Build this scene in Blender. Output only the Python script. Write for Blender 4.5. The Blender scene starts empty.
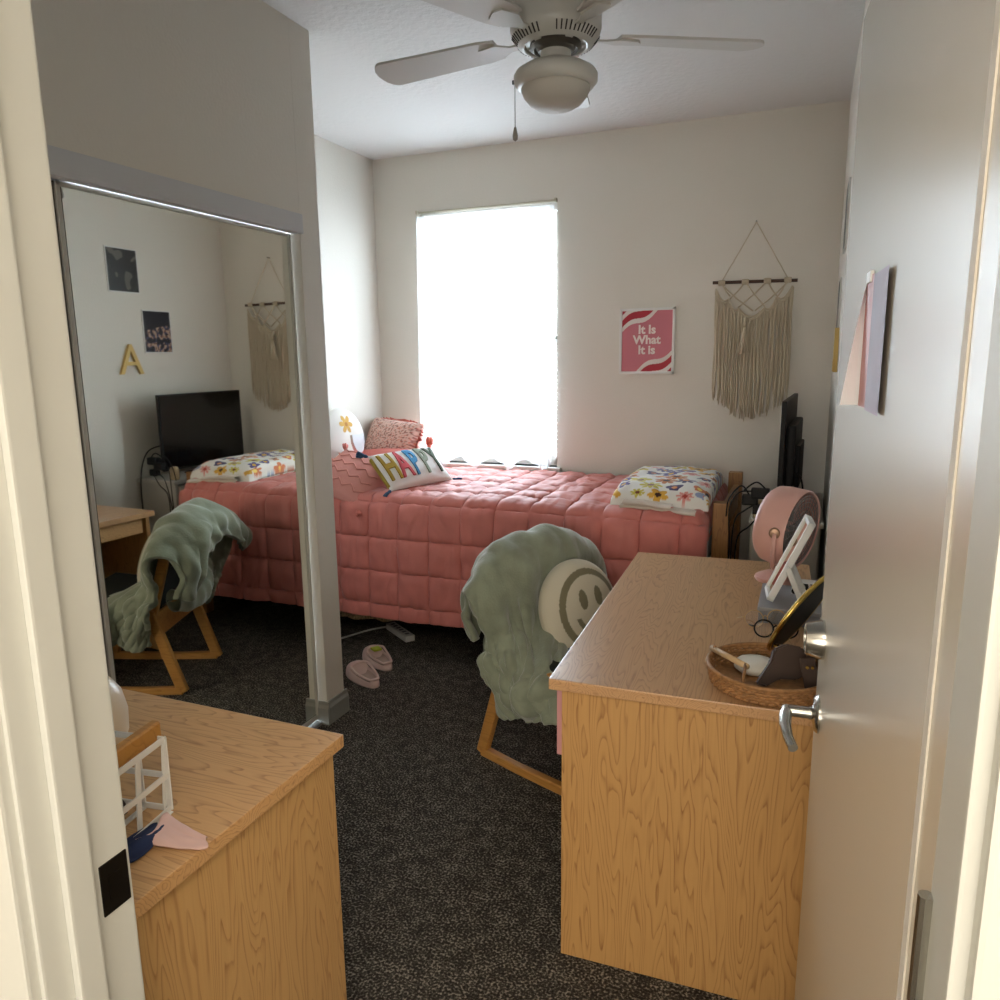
import bpy, bmesh, math, random
from mathutils import Vector, Matrix, noise
R=math.radians
random.seed(7)
S=bpy.context.scene; COL=S.collection

# ---------------------------------------------------------------- camera / light / exposure
H=1.53
yaw,pitch,roll,F=0.388614,0.186744,-0.011739,752.885
f=Vector((-math.sin(yaw)*math.cos(pitch),math.cos(yaw)*math.cos(pitch),-math.sin(pitch)))
r=Vector((math.cos(yaw),math.sin(yaw),0)); u=r.cross(f)
r2=math.cos(roll)*r+math.sin(roll)*u; u2=-math.sin(roll)*r+math.cos(roll)*u
cd=bpy.data.cameras.new('camera'); cam=bpy.data.objects.new('camera',cd); COL.objects.link(cam)
cd.sensor_fit='HORIZONTAL'; cd.sensor_width=36; cd.lens=36*F/1000; cd.clip_start=.02
m=Matrix.Identity(4)
for i in range(3): m[i][0]=r2[i]; m[i][1]=u2[i]; m[i][2]=-f[i]
m[2][3]=H; cam.matrix_world=m; S.camera=cam
w=bpy.data.worlds.new('sky'); S.world=w; w.use_nodes=True
w.node_tree.nodes['Background'].inputs[0].default_value=(.76,.89,1,1)
w.node_tree.nodes['Background'].inputs[1].default_value=9.3
def area(name,loc,rot,sx,sy,e,col,portal=False):
    l=bpy.data.lights.new(name,'AREA'); l.shape='RECTANGLE'; l.size=sx; l.size_y=sy; l.energy=e; l.color=col
    if portal: l.cycles.is_portal=True
    o=bpy.data.objects.new(name,l); o.location=loc; o.rotation_euler=rot; COL.objects.link(o); return o
area('window_portal',(-1.85,4.52,1.62),(R(-90),0,0),.95,1.6,10,(1,1,1),True)
area('hall_ceiling_lamp',(.35,-.65,2.5),(0,0,0),.9,.9,15,(1,.88,.72))
area('hall_fill_light',(-.05,-2.6,1.35),(R(90),0,0),1.7,1.7,27,(1,.92,.80))  # added soft fill light behind the camera, no window seen there
S.view_settings.view_transform='Standard'; S.view_settings.look='None'; S.view_settings.gamma=1
S.view_settings.exposure=1.24

# ---------------------------------------------------------------- materials
def lin(c): return tuple(((x/255)/12.92 if x/255<=.04045 else ((x/255+.055)/1.055)**2.4) for x in c)+(1,)
MATS={}
def mat(name,rgb,rough=.6,metal=0,bump=0,bscale=60,var=0,vscale=8,sheen=0,spec=.5,coat=0,vcol=False,trans=0):
    if name in MATS: return MATS[name]
    m=bpy.data.materials.new(name); m.use_nodes=True; nt=m.node_tree; b=nt.nodes['Principled BSDF']
    c=lin(rgb); b.inputs['Base Color'].default_value=c; b.inputs['Roughness'].default_value=rough
    b.inputs['Metallic'].default_value=metal; b.inputs['Specular IOR Level'].default_value=spec
    if sheen: b.inputs['Sheen Weight'].default_value=sheen; b.inputs['Sheen Roughness'].default_value=.4
    if coat: b.inputs['Coat Weight'].default_value=coat; b.inputs['Coat Roughness'].default_value=.25
    tc=nt.nodes.new('ShaderNodeTexCoord')
    if vcol:
        a=nt.nodes.new('ShaderNodeAttribute'); a.attribute_name='Col'; nt.links.new(a.outputs['Color'],b.inputs['Base Color'])
    elif var:
        n=nt.nodes.new('ShaderNodeTexNoise'); n.inputs['Scale'].default_value=vscale; n.inputs['Detail'].default_value=4
        nt.links.new(tc.outputs['Object'],n.inputs['Vector'])
        cr=nt.nodes.new('ShaderNodeValToRGB'); e=cr.color_ramp.elements
        e[0].position=.3; e[1].position=.7
        e[0].color=tuple(x*(1-var) for x in c[:3])+(1,); e[1].color=tuple(min(1,x*(1+var)) for x in c[:3])+(1,)
        nt.links.new(n.outputs['Fac'],cr.inputs['Fac']); nt.links.new(cr.outputs['Color'],b.inputs['Base Color'])
    if bump:
        n=nt.nodes.new('ShaderNodeTexNoise'); n.inputs['Scale'].default_value=bscale; n.inputs['Detail'].default_value=3
        nt.links.new(tc.outputs['Object'],n.inputs['Vector'])
        bp=nt.nodes.new('ShaderNodeBump'); bp.inputs['Strength'].default_value=bump; bp.inputs['Distance'].default_value=.004
        nt.links.new(n.outputs['Fac'],bp.inputs['Height']); nt.links.new(bp.outputs['Normal'],b.inputs['Normal'])
    MATS[name]=m; return m
def wood(name,base,dark,axis='Z',rough=.38,sc=1.0,seed=0,lines=9.0):
    m=bpy.data.materials.new(name); m.use_nodes=True; nt=m.node_tree; b=nt.nodes['Principled BSDF']
    L=nt.links.new; N=nt.nodes.new
    tc=N('ShaderNodeTexCoord'); mp=N('ShaderNodeMapping'); mp.inputs['Location'].default_value=(seed,seed*.7,seed*1.3)
    s=[5.2*sc]*3; s['XYZ'.index(axis)]=.62*sc; mp.inputs['Scale'].default_value=s
    L(tc.outputs['Object'],mp.inputs['Vector'])
    n=N('ShaderNodeTexNoise'); n.inputs['Scale'].default_value=1.25; n.inputs['Detail'].default_value=3.5; n.inputs['Roughness'].default_value=.5; n.inputs['Distortion'].default_value=.15
    L(mp.outputs[0],n.inputs['Vector'])
    mu=N('ShaderNodeMath'); mu.operation='MULTIPLY'; mu.inputs[1].default_value=lines*4.6; L(n.outputs['Fac'],mu.inputs[0])
    fr=N('ShaderNodeMath'); fr.operation='FRACT'; L(mu.outputs[0],fr.inputs[0])
    cr=N('ShaderNodeValToRGB'); e=cr.color_ramp.elements; e[0].position=0; e[0].color=(1,1,1,1); e[1].position=1; e[1].color=(0,0,0,1)
    for p,v in ((.55,.12),(.78,.42),(.93,.95)): q=e.new(p); q.color=(v,v,v,1)
    e[0].color=(.1,.1,.1,1); e[-1].color=(.3,.3,.3,1)
    L(fr.outputs[0],cr.inputs['Fac'])
    mp2=N('ShaderNodeMapping'); s=[170]*3; s['XYZ'.index(axis)]=5; mp2.inputs['Scale'].default_value=s; L(tc.outputs['Object'],mp2.inputs['Vector'])
    n2=N('ShaderNodeTexNoise'); n2.inputs['Scale'].default_value=1; n2.inputs['Detail'].default_value=2; L(mp2.outputs[0],n2.inputs['Vector'])
    mul=N('ShaderNodeMath'); mul.operation='MULTIPLY'; L(cr.outputs[0],mul.inputs[0])
    r2_=N('ShaderNodeMapRange'); r2_.inputs[1].default_value=.3; r2_.inputs[2].default_value=.7; r2_.inputs[3].default_value=.35; r2_.inputs[4].default_value=.85; L(n2.outputs['Fac'],r2_.inputs[0]); L(r2_.outputs[0],mul.inputs[1])
    ad=N('ShaderNodeMath'); ad.operation='MULTIPLY_ADD'; ad.inputs[1].default_value=.16; L(n2.outputs['Fac'],ad.inputs[0]); L(mul.outputs[0],ad.inputs[2])
    mx=N('ShaderNodeMix'); mx.data_type='RGBA'; mx.inputs[6].default_value=lin(base); mx.inputs[7].default_value=lin(dark)
    L(ad.outputs[0],mx.inputs[0]); L(mx.outputs[2],b.inputs['Base Color'])
    b.inputs['Roughness'].default_value=rough
    MATS[name]=m; return m
OAKV=wood('oak_laminate_upright',(210,170,114),(156,108,60),'Z',.4,1,3.1)
OAKD=wood('oak_laminate_desk_side',(196,152,94),(138,92,48),'Z',.42,.9,7.4,10)
OAKX=wood('oak_laminate_crosswise',(216,172,120),(160,112,68),'X',.35,1,9.7)
OAKY=wood('oak_laminate_lengthwise',(200,158,114),(146,104,68),'Y',.3,1,5.3,11)
BEECH=wood('chair_beech',(196,142,72),(160,106,48),'X',.4,1.2,2.2,4)
POST=wood('bed_oak',(166,118,64),(112,74,38),'Z',.45,1.4,6.2,6)
WALL=mat('warm_white_wall_paint',(224,218,207),.65,bump=.25,bscale=90)
CEIL=mat('textured_ceiling_paint',(226,225,222),.7,bump=.9,bscale=38)
TRIM=mat('white_trim_paint',(214,212,206),.45)
GREYB=mat('grey_vinyl_baseboard',(150,150,143),.5)
WHITE=mat('white_plastic',(228,226,222),.4)
BLACK=mat('black_plastic',(10,10,11),.5,spec=.25)
SCREEN=mat('dark_screen_glass',(6,7,9),.08)
CHROME=mat('satin_chrome',(196,194,188),.22,1)
GOLD=mat('polished_gold',(214,180,96),.2,1)
def carpet():
    m=bpy.data.materials.new('charcoal_carpet'); m.use_nodes=True; nt=m.node_tree; b=nt.nodes['Principled BSDF']; L=nt.links.new; N=nt.nodes.new
    tc=N('ShaderNodeTexCoord'); n=N('ShaderNodeTexNoise'); n.inputs['Scale'].default_value=150; n.inputs['Detail'].default_value=2; L(tc.outputs['Object'],n.inputs['Vector'])
    n3=N('ShaderNodeTexNoise'); n3.inputs['Scale'].default_value=22; n3.inputs['Detail'].default_value=5; L(tc.outputs['Object'],n3.inputs['Vector'])
    cr=N('ShaderNodeValToRGB'); e=cr.color_ramp.elements; e[0].position=.42; e[0].color=lin((48,45,42)); e[1].position=.64; e[1].color=lin((150,142,130)); q=e.new(.53); q.color=lin((76,72,66))
    mx=N('ShaderNodeMath'); mx.operation='MULTIPLY_ADD'; mx.inputs[1].default_value=.22; L(n3.outputs['Fac'],mx.inputs[0]); 
    m2=N('ShaderNodeMath'); m2.operation='MULTIPLY'; m2.inputs[1].default_value=.79; L(n.outputs['Fac'],m2.inputs[0]); L(m2.outputs[0],mx.inputs[2])
    L(mx.outputs[0],cr.inputs['Fac']); L(cr.outputs[0],b.inputs['Base Color']); b.inputs['Roughness'].default_value=1; b.inputs['Specular IOR Level'].default_value=.05
    bp=N('ShaderNodeBump'); bp.inputs['Strength'].default_value=.8; bp.inputs['Distance'].default_value=.008; L(n.outputs['Fac'],bp.inputs['Height']); L(bp.outputs[0],b.inputs['Normal'])
    return m
CARPET=carpet()
def mixmat(name,parts):
    "parts: (shader type, weight, colour)"
    m=bpy.data.materials.new(name); m.use_nodes=True; nt=m.node_tree; nt.nodes.remove(nt.nodes['Principled BSDF']); out=nt.nodes['Material Output']
    cur=None; acc=0
    for t,wt,c in parts:
        n=nt.nodes.new(t); n.inputs[0].default_value=c
        if t=='ShaderNodeBsdfGlossy': n.inputs['Roughness'].default_value=.02
        if cur is None: cur=n.outputs[0]; acc=wt; continue
        mx=nt.nodes.new('ShaderNodeMixShader'); acc+=wt; mx.inputs[0].default_value=wt/acc
        nt.links.new(cur,mx.inputs[1]); nt.links.new(n.outputs[0],mx.inputs[2]); cur=mx.outputs[0]
    nt.links.new(cur,out.inputs['Surface']); return m
GLASS=mixmat('window_glass',[('ShaderNodeBsdfTransparent',.93,(1,1,1,1)),('ShaderNodeBsdfGlossy',.07,(1,1,1,1))])
SHEER=mixmat('sheer_white_voile',[('ShaderNodeBsdfTransparent',.42,(1,1,1,1)),('ShaderNodeBsdfTranslucent',.40,(.95,.97,1,1)),('ShaderNodeBsdfDiffuse',.18,(.9,.9,.9,1))])
MIRROR=mixmat('mirror_silver',[('ShaderNodeBsdfGlossy',1,(.86,.87,.82,1))])

# ---------------------------------------------------------------- helpers
def empty(name,loc=(0,0,0),rz=0,M=None):
    o=bpy.data.objects.new(name,None); o.empty_display_size=.05; COL.objects.link(o)
    if M is not None: o.matrix_world=M
    else: o.location=loc; o.rotation_euler=(0,0,rz)
    return o
def tag(o,label,cat,group=None,kind=None):
    o['label']=label; o['category']=cat
    if group: o['group']=group
    if kind: o['kind']=kind
    return o
def frame(c,x,y):
    x=Vector(x).normalized(); y=Vector(y); z=x.cross(y).normalized(); y=z.cross(x)
    M=Matrix.Identity(4)
    for i in range(3): M[i][0]=x[i]; M[i][1]=y[i]; M[i][2]=z[i]; M[i][3]=c[i]
    return M
class MB:
    def __init__(s): s.v=[]; s.f=[]; s.mi=[]; s.col=None
    def add(s,v,f,mi=0,M=None):
        n=len(s.v)
        s.v+= [tuple(M@Vector(p)) if M is not None else tuple(p) for p in v]
        s.f+= [tuple(i+n for i in q) for q in f]; s.mi+=[mi]*len(f); return s
    def bm(s,b,mi=0,M=None):
        b.verts.index_update(); v=[x.co.copy() for x in b.verts]; fs=[[q.index for q in x.verts] for x in b.faces]; b.free(); return s.add(v,fs,mi,M)
    def box(s,a,b,bev=0,mi=0,M=None,seg=2):
        q=bmesh.new(); bmesh.ops.create_cube(q,size=1)
        a=Vector(a);b=Vector(b); c=(a+b)/2; d=b-a
        for v in q.verts: v.co=Vector((v.co.x*d.x+c.x,v.co.y*d.y+c.y,v.co.z*d.z+c.z))
        if bev: bmesh.ops.bevel(q,geom=q.edges[:],offset=bev,segments=seg,affect='EDGES',profile=.7)
        return s.bm(q,mi,M)
    def beam(s,p0,p1,wd,th,side=(0,1,0),bev=.003,mi=0,M=None):
        "rectangular bar p0->p1; wd along side, th across"
        p0=Vector(p0);p1=Vector(p1); z=(p1-p0); L=z.length; z.normalize(); sd=Vector(side); sd=(sd-z*sd.dot(z)).normalized(); t=z.cross(sd)
        X=Matrix.Identity(4)
        for i in range(3): X[i][0]=sd[i]; X[i][1]=t[i]; X[i][2]=z[i]; X[i][3]=p0[i]
        if M is not None: X=M@X
        return s.box((-wd/2,-th/2,0),(wd/2,th/2,L),bev,mi,X,1)
    def tube(s,pts,rad,n=8,mi=0,M=None,closed=False,taper=None):
        pts=[Vector(p) for p in pts]; v=[];fs=[]; up=None; K=len(pts)
        for i,p in enumerate(pts):
            a=pts[(i-1)%K] if (closed or i>0) else p; b=pts[(i+1)%K] if (closed or i<K-1) else p
            t=(b-a).normalized()
            if up is None: up=Vector((0,0,1)) if abs(t.z)<.9 else Vector((1,0,0))
            sd=t.cross(up)
            if sd.length<1e-5: sd=t.cross(Vector((1,.3,0)))
            sd.normalize(); up=sd.cross(t).normalized()
            rr=rad*(taper[i] if taper else 1)
            for k in range(n):
                a_=2*math.pi*k/n; v.append(p+sd*math.cos(a_)*rr+up*math.sin(a_)*rr)
        for i in range(K if closed else K-1):
            j=(i+1)%K
            for k in range(n): fs.append((i*n+k,i*n+(k+1)%n,j*n+(k+1)%n,j*n+k))
        if not closed: fs.append(tuple(range(n))[::-1]); fs.append(tuple((K-1)*n+k for k in range(n)))
        return s.add(v,fs,mi,M)
    def lathe(s,prof,n=32,mi=0,M=None):
        v=[];fs=[]
        for (rr,z) in prof:
            for k in range(n): a=2*math.pi*k/n; v.append((rr*math.cos(a),rr*math.sin(a),z))
        for i in range(len(prof)-1):
            for k in range(n): fs.append((i*n+k,i*n+(k+1)%n,(i+1)*n+(k+1)%n,(i+1)*n+k))
        if prof[0][0]>1e-6: fs.append(tuple(range(n))[::-1])
        if prof[-1][0]>1e-6: fs.append(tuple((len(prof)-1)*n+k for k in range(n)))
        return s.add(v,fs,mi,M)
    def cyl(s,p0,p1,rad,n=20,mi=0,M=None):
        return s.tube([p0,p1],rad,n,mi,M)
    def grid(s,fn,nu,nv,mi=0,wrapu=False):
        v=[];fs=[]
        for i in range(nu+1):
            for j in range(nv+1): v.append(fn(i/nu,j/nv))
        for i in range(nu):
            for j in range(nv):
                a=i*(nv+1)+j; fs.append((a,a+nv+1,a+nv+2,a+1))
        return s.add(v,fs,mi)
    def prism(s,poly,z0,z1,mi=0,M=None,bev=0):
        q=bmesh.new(); vs=[q.verts.new((x,y,z0)) for x,y in poly]; fa=q.faces.new(vs); rr=bmesh.ops.extrude_face_region(q,geom=[fa])
        for g in rr['geom']:
            if isinstance(g,bmesh.types.BMVert): g.co.z=z1
        bmesh.ops.recalc_face_normals(q,faces=q.faces[:])
        if bev: bmesh.ops.bevel(q,geom=q.edges[:],offset=bev,segments=2,affect='EDGES')
        return s.bm(q,mi,M)
    def build(s,name,mats,parent=None,smooth=False,loc=None,M=None,fixn=False,ang=None):
        me=bpy.data.meshes.new(name); me.from_pydata([tuple(p) for p in s.v],[],s.f)
        for mt in (mats if isinstance(mats,(list,tuple)) else [mats]): me.materials.append(mt)
        if any(s.mi): me.polygons.foreach_set('material_index',s.mi)
        if fixn:
            b=bmesh.new(); b.from_mesh(me); bmesh.ops.remove_doubles(b,verts=b.verts[:],dist=1e-5); bmesh.ops.recalc_face_normals(b,faces=b.faces[:]); b.to_mesh(me); b.free()
        if smooth: me.polygons.foreach_set('use_smooth',[True]*len(me.polygons))
        if s.col is not None:
            ca=me.color_attributes.new('Col','FLOAT_COLOR','POINT')
            ca.data.foreach_set('color',[x for c in s.col for x in c])
        me.update()
        if ang: 
            try: me.set_sharp_from_angle(angle=R(ang))
            except Exception: pass
        o=bpy.data.objects.new(name,me); COL.objects.link(o)
        if parent: o.parent=parent
        if M is not None: o.matrix_world=M
        if loc: o.location=loc
        return o
def struct(name,mb,mt,parent=None,**k):
    o=mb.build(name,mt,parent,**k)
    if not parent: o['kind']='structure'
    return o
def fb(p,s=1.0): return noise.noise(Vector(p)*s)
def solid(o,t,sub=0,off=0):
    if t: d=o.modifiers.new('thickness','SOLIDIFY'); d.thickness=t; d.offset=off
    if sub: d=o.modifiers.new('smooth','SUBSURF'); d.levels=sub; d.render_levels=sub
    return o
def textobj(txt,name,size,depth,mt,parent,M,align='CENTER',bold=0,font=None,conv=True):
    c=bpy.data.curves.new(name,'FONT'); c.body=txt; c.size=size; c.extrude=depth; c.align_x=align; c.align_y='CENTER'; c.offset=bold; c.resolution_u=3
    c.materials.append(mt); t=bpy.data.objects.new(name,c); COL.objects.link(t)
    dg=bpy.context.evaluated_depsgraph_get(); me=bpy.data.meshes.new_from_object(t.evaluated_get(dg)); bpy.data.objects.remove(t)
    o=bpy.data.objects.new(name,me); COL.objects.link(o)
    if not me.materials: me.materials.append(mt)
    if parent: o.parent=parent
    o.matrix_local=M; return o

# ---------------------------------------------------------------- the room
XL,XR,YB,YN,ZC=-2.60,.10,4.324,.62,2.745
XC=-1.823; YC=2.60   # closet front plane, end of the closet
struct('floor',MB().box((-2.8,-3,-.06),(1.0,4.5,0)),CARPET)
struct('ceiling',MB().box((-2.8,-3,ZC),(1.0,4.5,ZC+.08)),CEIL)
wx0,wx1,wz0,wz1=-2.295,-1.395,.872,2.412
struct('wall_back',MB().box((XL-.1,YB,0),(wx0,YB+.16,ZC)).box((wx1,YB,0),(XR+.1,YB+.16,ZC)).box((wx0,YB,0),(wx1,YB+.16,wz0)).box((wx0,YB,wz1),(wx1,YB+.16,ZC)),WALL)
struct('wall_left',MB().box((XL-.1,YC-.1,0),(XL,YB,ZC)),WALL)
struct('wall_right',MB().box((XR,YN,0),(XR+.1,YB,ZC)),WALL)
# closet front: pier at the end, strip above the header, near return
hz0,hz1=2.005,2.068; JY=2.485
struct('wall_closet',MB().box((XC-.115,JY,0),(XC,YC+.012,ZC),.004).box((XC-.115,YN,2.07),(XC,JY,ZC)).box((XL,YC-.09,0),(XC-.11,YC+.012,ZC)),WALL)
def bboard(name,pts,h,nrm):
    mb=MB()
    for (a,b),n in zip(zip(pts[:-1],pts[1:]),nrm):
        a=Vector((*a,0));b=Vector((*b,0)); n=Vector((*n,0)); 
        prof=[(0,0),(.014,0),(.014,h*.72),(.008,h*.86),(.006,h),(0,h)]
        v=[];
        for P in (a,b):
            for (o_,z) in prof: v.append(P+n*o_+Vector((0,0,z)))
        k=len(prof); fs=[(i,(i+1)%k,k+(i+1)%k,k+i) for i in range(k)]+[tuple(range(k))[::-1],tuple(range(k,2*k))]
        mb.add(v,fs)
    return struct(name,mb,GREYB,fixn=True)
bboard('baseboard_closet',[(XC,JY+.002),(XC,YC+.026)],.10,[(1,0)])
bboard('baseboard_closet_jamb',[(XC-.05,JY),(XC+.014,JY)],.10,[(0,-1)])
bboard('baseboard_back',[(XL,YB),(XR,YB)],.10,[(0,-1)])
bboard('baseboard_left',[(XL,YC),(XL,YB)],.10,[(1,0)])
bboard('baseboard_right',[(XR,YN),(XR,YB)],.10,[(-1,0)])
# closet header track with its lower lip
struct('trim_1',MB().box((XC-.07,YN,hz0+.005),(XC+.006,JY+.014,2.072),.003).box((XC-.03,YN,hz0-.004),(XC+.007,JY+.014,hz0+.010),.003).box((XC-.09,YN,2.0),(XC-.075,JY,2.07)),mat('white_metal_track',(206,206,208),.65,spec=.3))
struct('trim_2',MB().box((XC-.09,YN,0),(XC-.02,JY,.012),.002),mat('track_grey',(150,150,150),.4,.6))
def mirror_door(name,y0,y1,x):
    d=MB().box((x-.012,y0,.02),(x-.002,y1,hz0-.005)).build(name,mat('board',(90,84,74),.7)); d['kind']='structure'
    MB().box((x-.002,y0+.02,.045),(x,y1-.012,hz0-.012)).build('mirror',MIRROR,d)
    fr=MB()
    for a,b in (((y0,.02),(y0+.014,hz0-.005)),((y1-.014,.02),(y1,hz0-.005)),((y0,.02),(y1,.04)),((y0,hz0-.016),(y1,hz0-.005))): fr.box((x-.014,a[0],a[1]),(x+.005,b[0],b[1]),.003)
    fr.build('mirror_frame',mat('pale_metal_frame',(196,192,182),.5,0),d)
    return d
mirror_door('door_2',1.50,JY-.004,-1.868)
mirror_door('door_3',YN+.01,1.56,-1.892)
# entry wall with its doorway, the hall behind
JX=-.781; HX=.105
struct('wall_near',MB().box((XL,YN-.12,0),(JX-.03,YN,ZC)).box((HX+.02,YN-.12,0),(XR+.9,YN,ZC)).box((JX-.03,YN-.12,2.09),(HX+.02,YN,ZC)),WALL)
jb=MB().box((JX-.03,YN-.125,0),(JX,YN+.005,2.09),.003).box((HX,YN-.125,0),(HX+.02,YN-.0,2.09),.003).box((JX-.03,YN-.125,2.065),(HX+.02,YN+.005,2.095),.003)
jb.box((JX-.1,YN-.14,0),(JX-.006,YN-.12,2.15),.004).box((HX+.01,YN-.14,0),(HX+.10,YN-.12,2.15),.004).box((JX-.1,YN-.14,2.07),(HX+.10,YN-.12,2.16),.004)
jb.box((JX-.09,YN,0),(JX-.008,YN+.012,2.14),.004)
jb.box((JX,YN-.09,0),(JX+.012,YN-.055,2.06),.003)
struct('trim_3',jb,mat('door_frame_paint',(205,206,200),.4))
st=tag(MB().box((JX-.002,YN-.040,.845),(JX+.002,YN+.0,.915),.001).box((JX,YN-.030,.862),(JX+.003,YN-.012,.896)).build('strike_plate',mat('dark_bronze',(38,34,30),.35,.8)),'dark metal strike plate set in the white door jamb','strike plate')
struct('wall_hall_left',MB().box((-1.6,-3,0),(-1.5,YN-.12,ZC)),WALL)
struct('wall_hall_right',MB().box((.9,-3,0),(1.0,YN-.12,ZC)),WALL)
struct('wall_hall_back',MB().box((-1.6,-3.1,0),(1.0,-3,ZC)),WALL)

# window
win=MB()
fy0,fy1=YB+.085,YB+.13
for a,b in (((wx0,wz0),(wx0+.04,wz1)),((wx1-.04,wz0),(wx1,wz1)),((wx0,wz0),(wx1,wz0+.045)),((wx0,wz1-.04),(wx1,wz1)),((wx0,1.62),(wx1,1.66))): win.box((a[0],fy0,a[1]),(b[0],fy1,b[1]),.004)
wo=struct('window_1',win,TRIM)
MB().box((wx0+.04,YB+.105,wz0+.045),(wx1-.04,YB+.109,1.62)).box((wx0+.04,YB+.105,1.66),(wx1-.04,YB+.109,wz1-.04)).build('window_pane',GLASS,wo)
MB().box((wx0-.03,YB-.035,wz0-.024),(wx1+.03,YB+.085,wz0),.006).box((wx0-.01,YB-.016,wz0-.075),(wx1+.01,YB,wz0-.024),.004).build('window_sill',TRIM,wo)
# blind
bl=tag(empty('window_blind',(-1.845,YB+.055,wz1)),'white horizontal slat blind in the window recess behind the sheer curtain','blind')
MB().box((-.44,-.02,-.05),(.44,.02,-.01),.004).build('headrail',WHITE,bl)
sl=MB()
z=-.08
while z>-1.46:
    M_=Matrix.Translation((0,0,z))@Matrix.Rotation(R(12),4,'X'); sl.box((-.44,-.0125,-.0008),(.44,.0125,.0008),0,0,M_); z-=.026
sl.box((-.44,-.014,-1.49),(.44,.014,-1.472),.003)
sl.build('slats',mat('blind_slat_white',(232,233,232),.5),bl)
for x in (-.36,.36): MB().cyl((x,-.02,-.05),(x,-.02,-1.47),.001,5).build('cord',WHITE,bl)
# curtain and rod
rod=tag(MB().cyl((wx0+.004,YB-.012,wz1-.006),(wx1+.0,YB-.012,wz1-.006),.006,10).box((wx0,YB-.03,wz1-.016),(wx0+.01,YB,wz1+.006),.002).box((wx1-.01,YB-.03,wz1-.016),(wx1,YB,wz1+.006),.002).build('curtain_rod',mat('cream_metal',(200,192,170),.35,.2),smooth=True),'thin cream curtain rod across the top of the window','curtain rod')
def cur(a,b):
    x=wx0+.006+a*(wx1-wx0-.012); zt=wz1-.032; zb=.845+.075*abs(math.sin(a*4*math.pi+.9))**1.5; z=zt+(zb-zt)*b
    amp=.006+.014*min(1,b*1.6)
    y=YB-.024-amp*(1+math.sin(a*math.pi*2*11+2.5*math.sin(a*7)+.8*b))-.028*max(0,(b-.9)*10)*(.6+.4*math.sin(a*19))
    gap=1-.0*b
    return (x+.008*b*math.sin(a*23),y,z)
tag(MB().grid(cur,150,46).build('sheer_curtain',SHEER,smooth=True),'sheer white voile curtain glowing over the window','curtain')

# entry door, opened into the room
dv=Vector((.044-HX,1.42-.572)); dl=dv.length; ang=math.atan2(dv.y,dv.x)
dM=Matrix.Translation((HX,.572,0))@Matrix.Rotation(ang,4,'Z')   # local x along leaf, local -y/+y faces
door=MB().box((0,-.044,.012),(dl,0,2.045),.002).build('door_1',mat('door_gloss_paint',(206,200,186),.26,coat=.3)); door.matrix_world=dM; door['kind']='structure'
# which side faces the camera side (-x world): local +y
hb=MB()
for (hx,hz) in ((dl-.065,.905),): hb.lathe([(.0335,0),(.0335,.003),(.030,.007),(.016,.010),(.0115,.012),(.0115,.016)],32,0,Matrix.Translation((hx,0,hz))@Matrix.Rotation(R(-90),4,'X'))
hx=dl-.065
hb.cyl((hx,.010,.905),(hx,.050,.905),.0105,16).tube([(hx+.006,.052,.905),(hx-.02,.056,.903),(hx-.045,.057,.898),(hx-.075,.053,.890),(hx-.098,.046,.884)],.0105,12,0,None,False,[.9,1.05,.95,.85,.8])
hb.build('door_handle',CHROME,door,smooth=True,ang=40)
MB().lathe([(.034,0),(.034,.006),(.027,.030),(.024,.031),(.024,.027),(0,.027)],32,0,Matrix.Translation((hx,0,1.043))@Matrix.Rotation(R(-90),4,'X')).build('deadbolt',CHROME,door,smooth=True,ang=40)
MB().box((dl-.0005,-.035,.87),(dl+.0015,-.009,.94)).box((dl-.0005,-.035,1.015),(dl+.0015,-.009,1.07)).box((dl,-.029,.89),(dl+.010,-.016,.915),.002).build('latch_plate',CHROME,door)
hg=MB()
for z in (.25,1.05,1.80): hg.cyl((-.004,.004,z),(-.004,.004,z+.09),.006,10)
hg.build('hinge',CHROME,door)
# paper sheet pinned on the door, its far lower corner curling off
pp=tag(empty('paper_sheet',M=dM@Matrix.Translation((dl-.30,.002,1.452))),'pink and white printed sheet taped to the open door, far edge curling away','paper')
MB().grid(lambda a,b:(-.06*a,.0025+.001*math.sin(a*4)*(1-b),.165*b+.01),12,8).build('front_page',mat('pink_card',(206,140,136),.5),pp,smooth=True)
MB().grid(lambda a,b:(-.06-.11*a,.0025+.0008*a,.165*b+.008),12,8).build('shaded_page',mat('shaded_mauve_card',(128,92,104),.5),pp,smooth=True)  # mauve tone darkens this page as if it lay in shade
wp=MB().grid(lambda a,b:(.004-.010*a,.002+.024*a*(1-b)**.85,.162*b+.010),10,12).build('back_page',mat('white_paper',(240,242,246),.6),pp,smooth=True)
MB().box((-.04,0,.166),(-.006,.0045,.180),.001).build('tape',WHITE,pp)

# ---------------------------------------------------------------- ceiling fan
fx,fyy=-.765,2.35
cf=tag(empty('ceiling_fan',(fx,fyy,ZC)),'white flush ceiling fan with five blades and a frosted bowl light','ceiling fan')
FW=mat('fan_white_enamel',(205,203,196),.35); FD=mat('fan_dark_gap',(50,46,42),.6)
mh=MB().lathe([(.0,0),(.124,0),(.133,-.02),(.136,-.05),(.136,-.258),(.131,-.278),(.114,-.298),(.096,-.306),(.092,-.304),(.090,-.296),(0,-.296)],64)
vs=mh
for k in range(56):
    a=2*math.pi*k/56
    if (k%14)<3: continue
    M_=Matrix.Rotation(a,4,'Z')@Matrix.Translation((.1225,0,-.2885))@Matrix.Rotation(R(42),4,'Y')
    vs.box((-.0015,-.002,-.013),(.0015,.002,.013),0,1,M_)
mh.build('motor_housing',[FW,FD],cf,smooth=True,ang=40)
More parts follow.
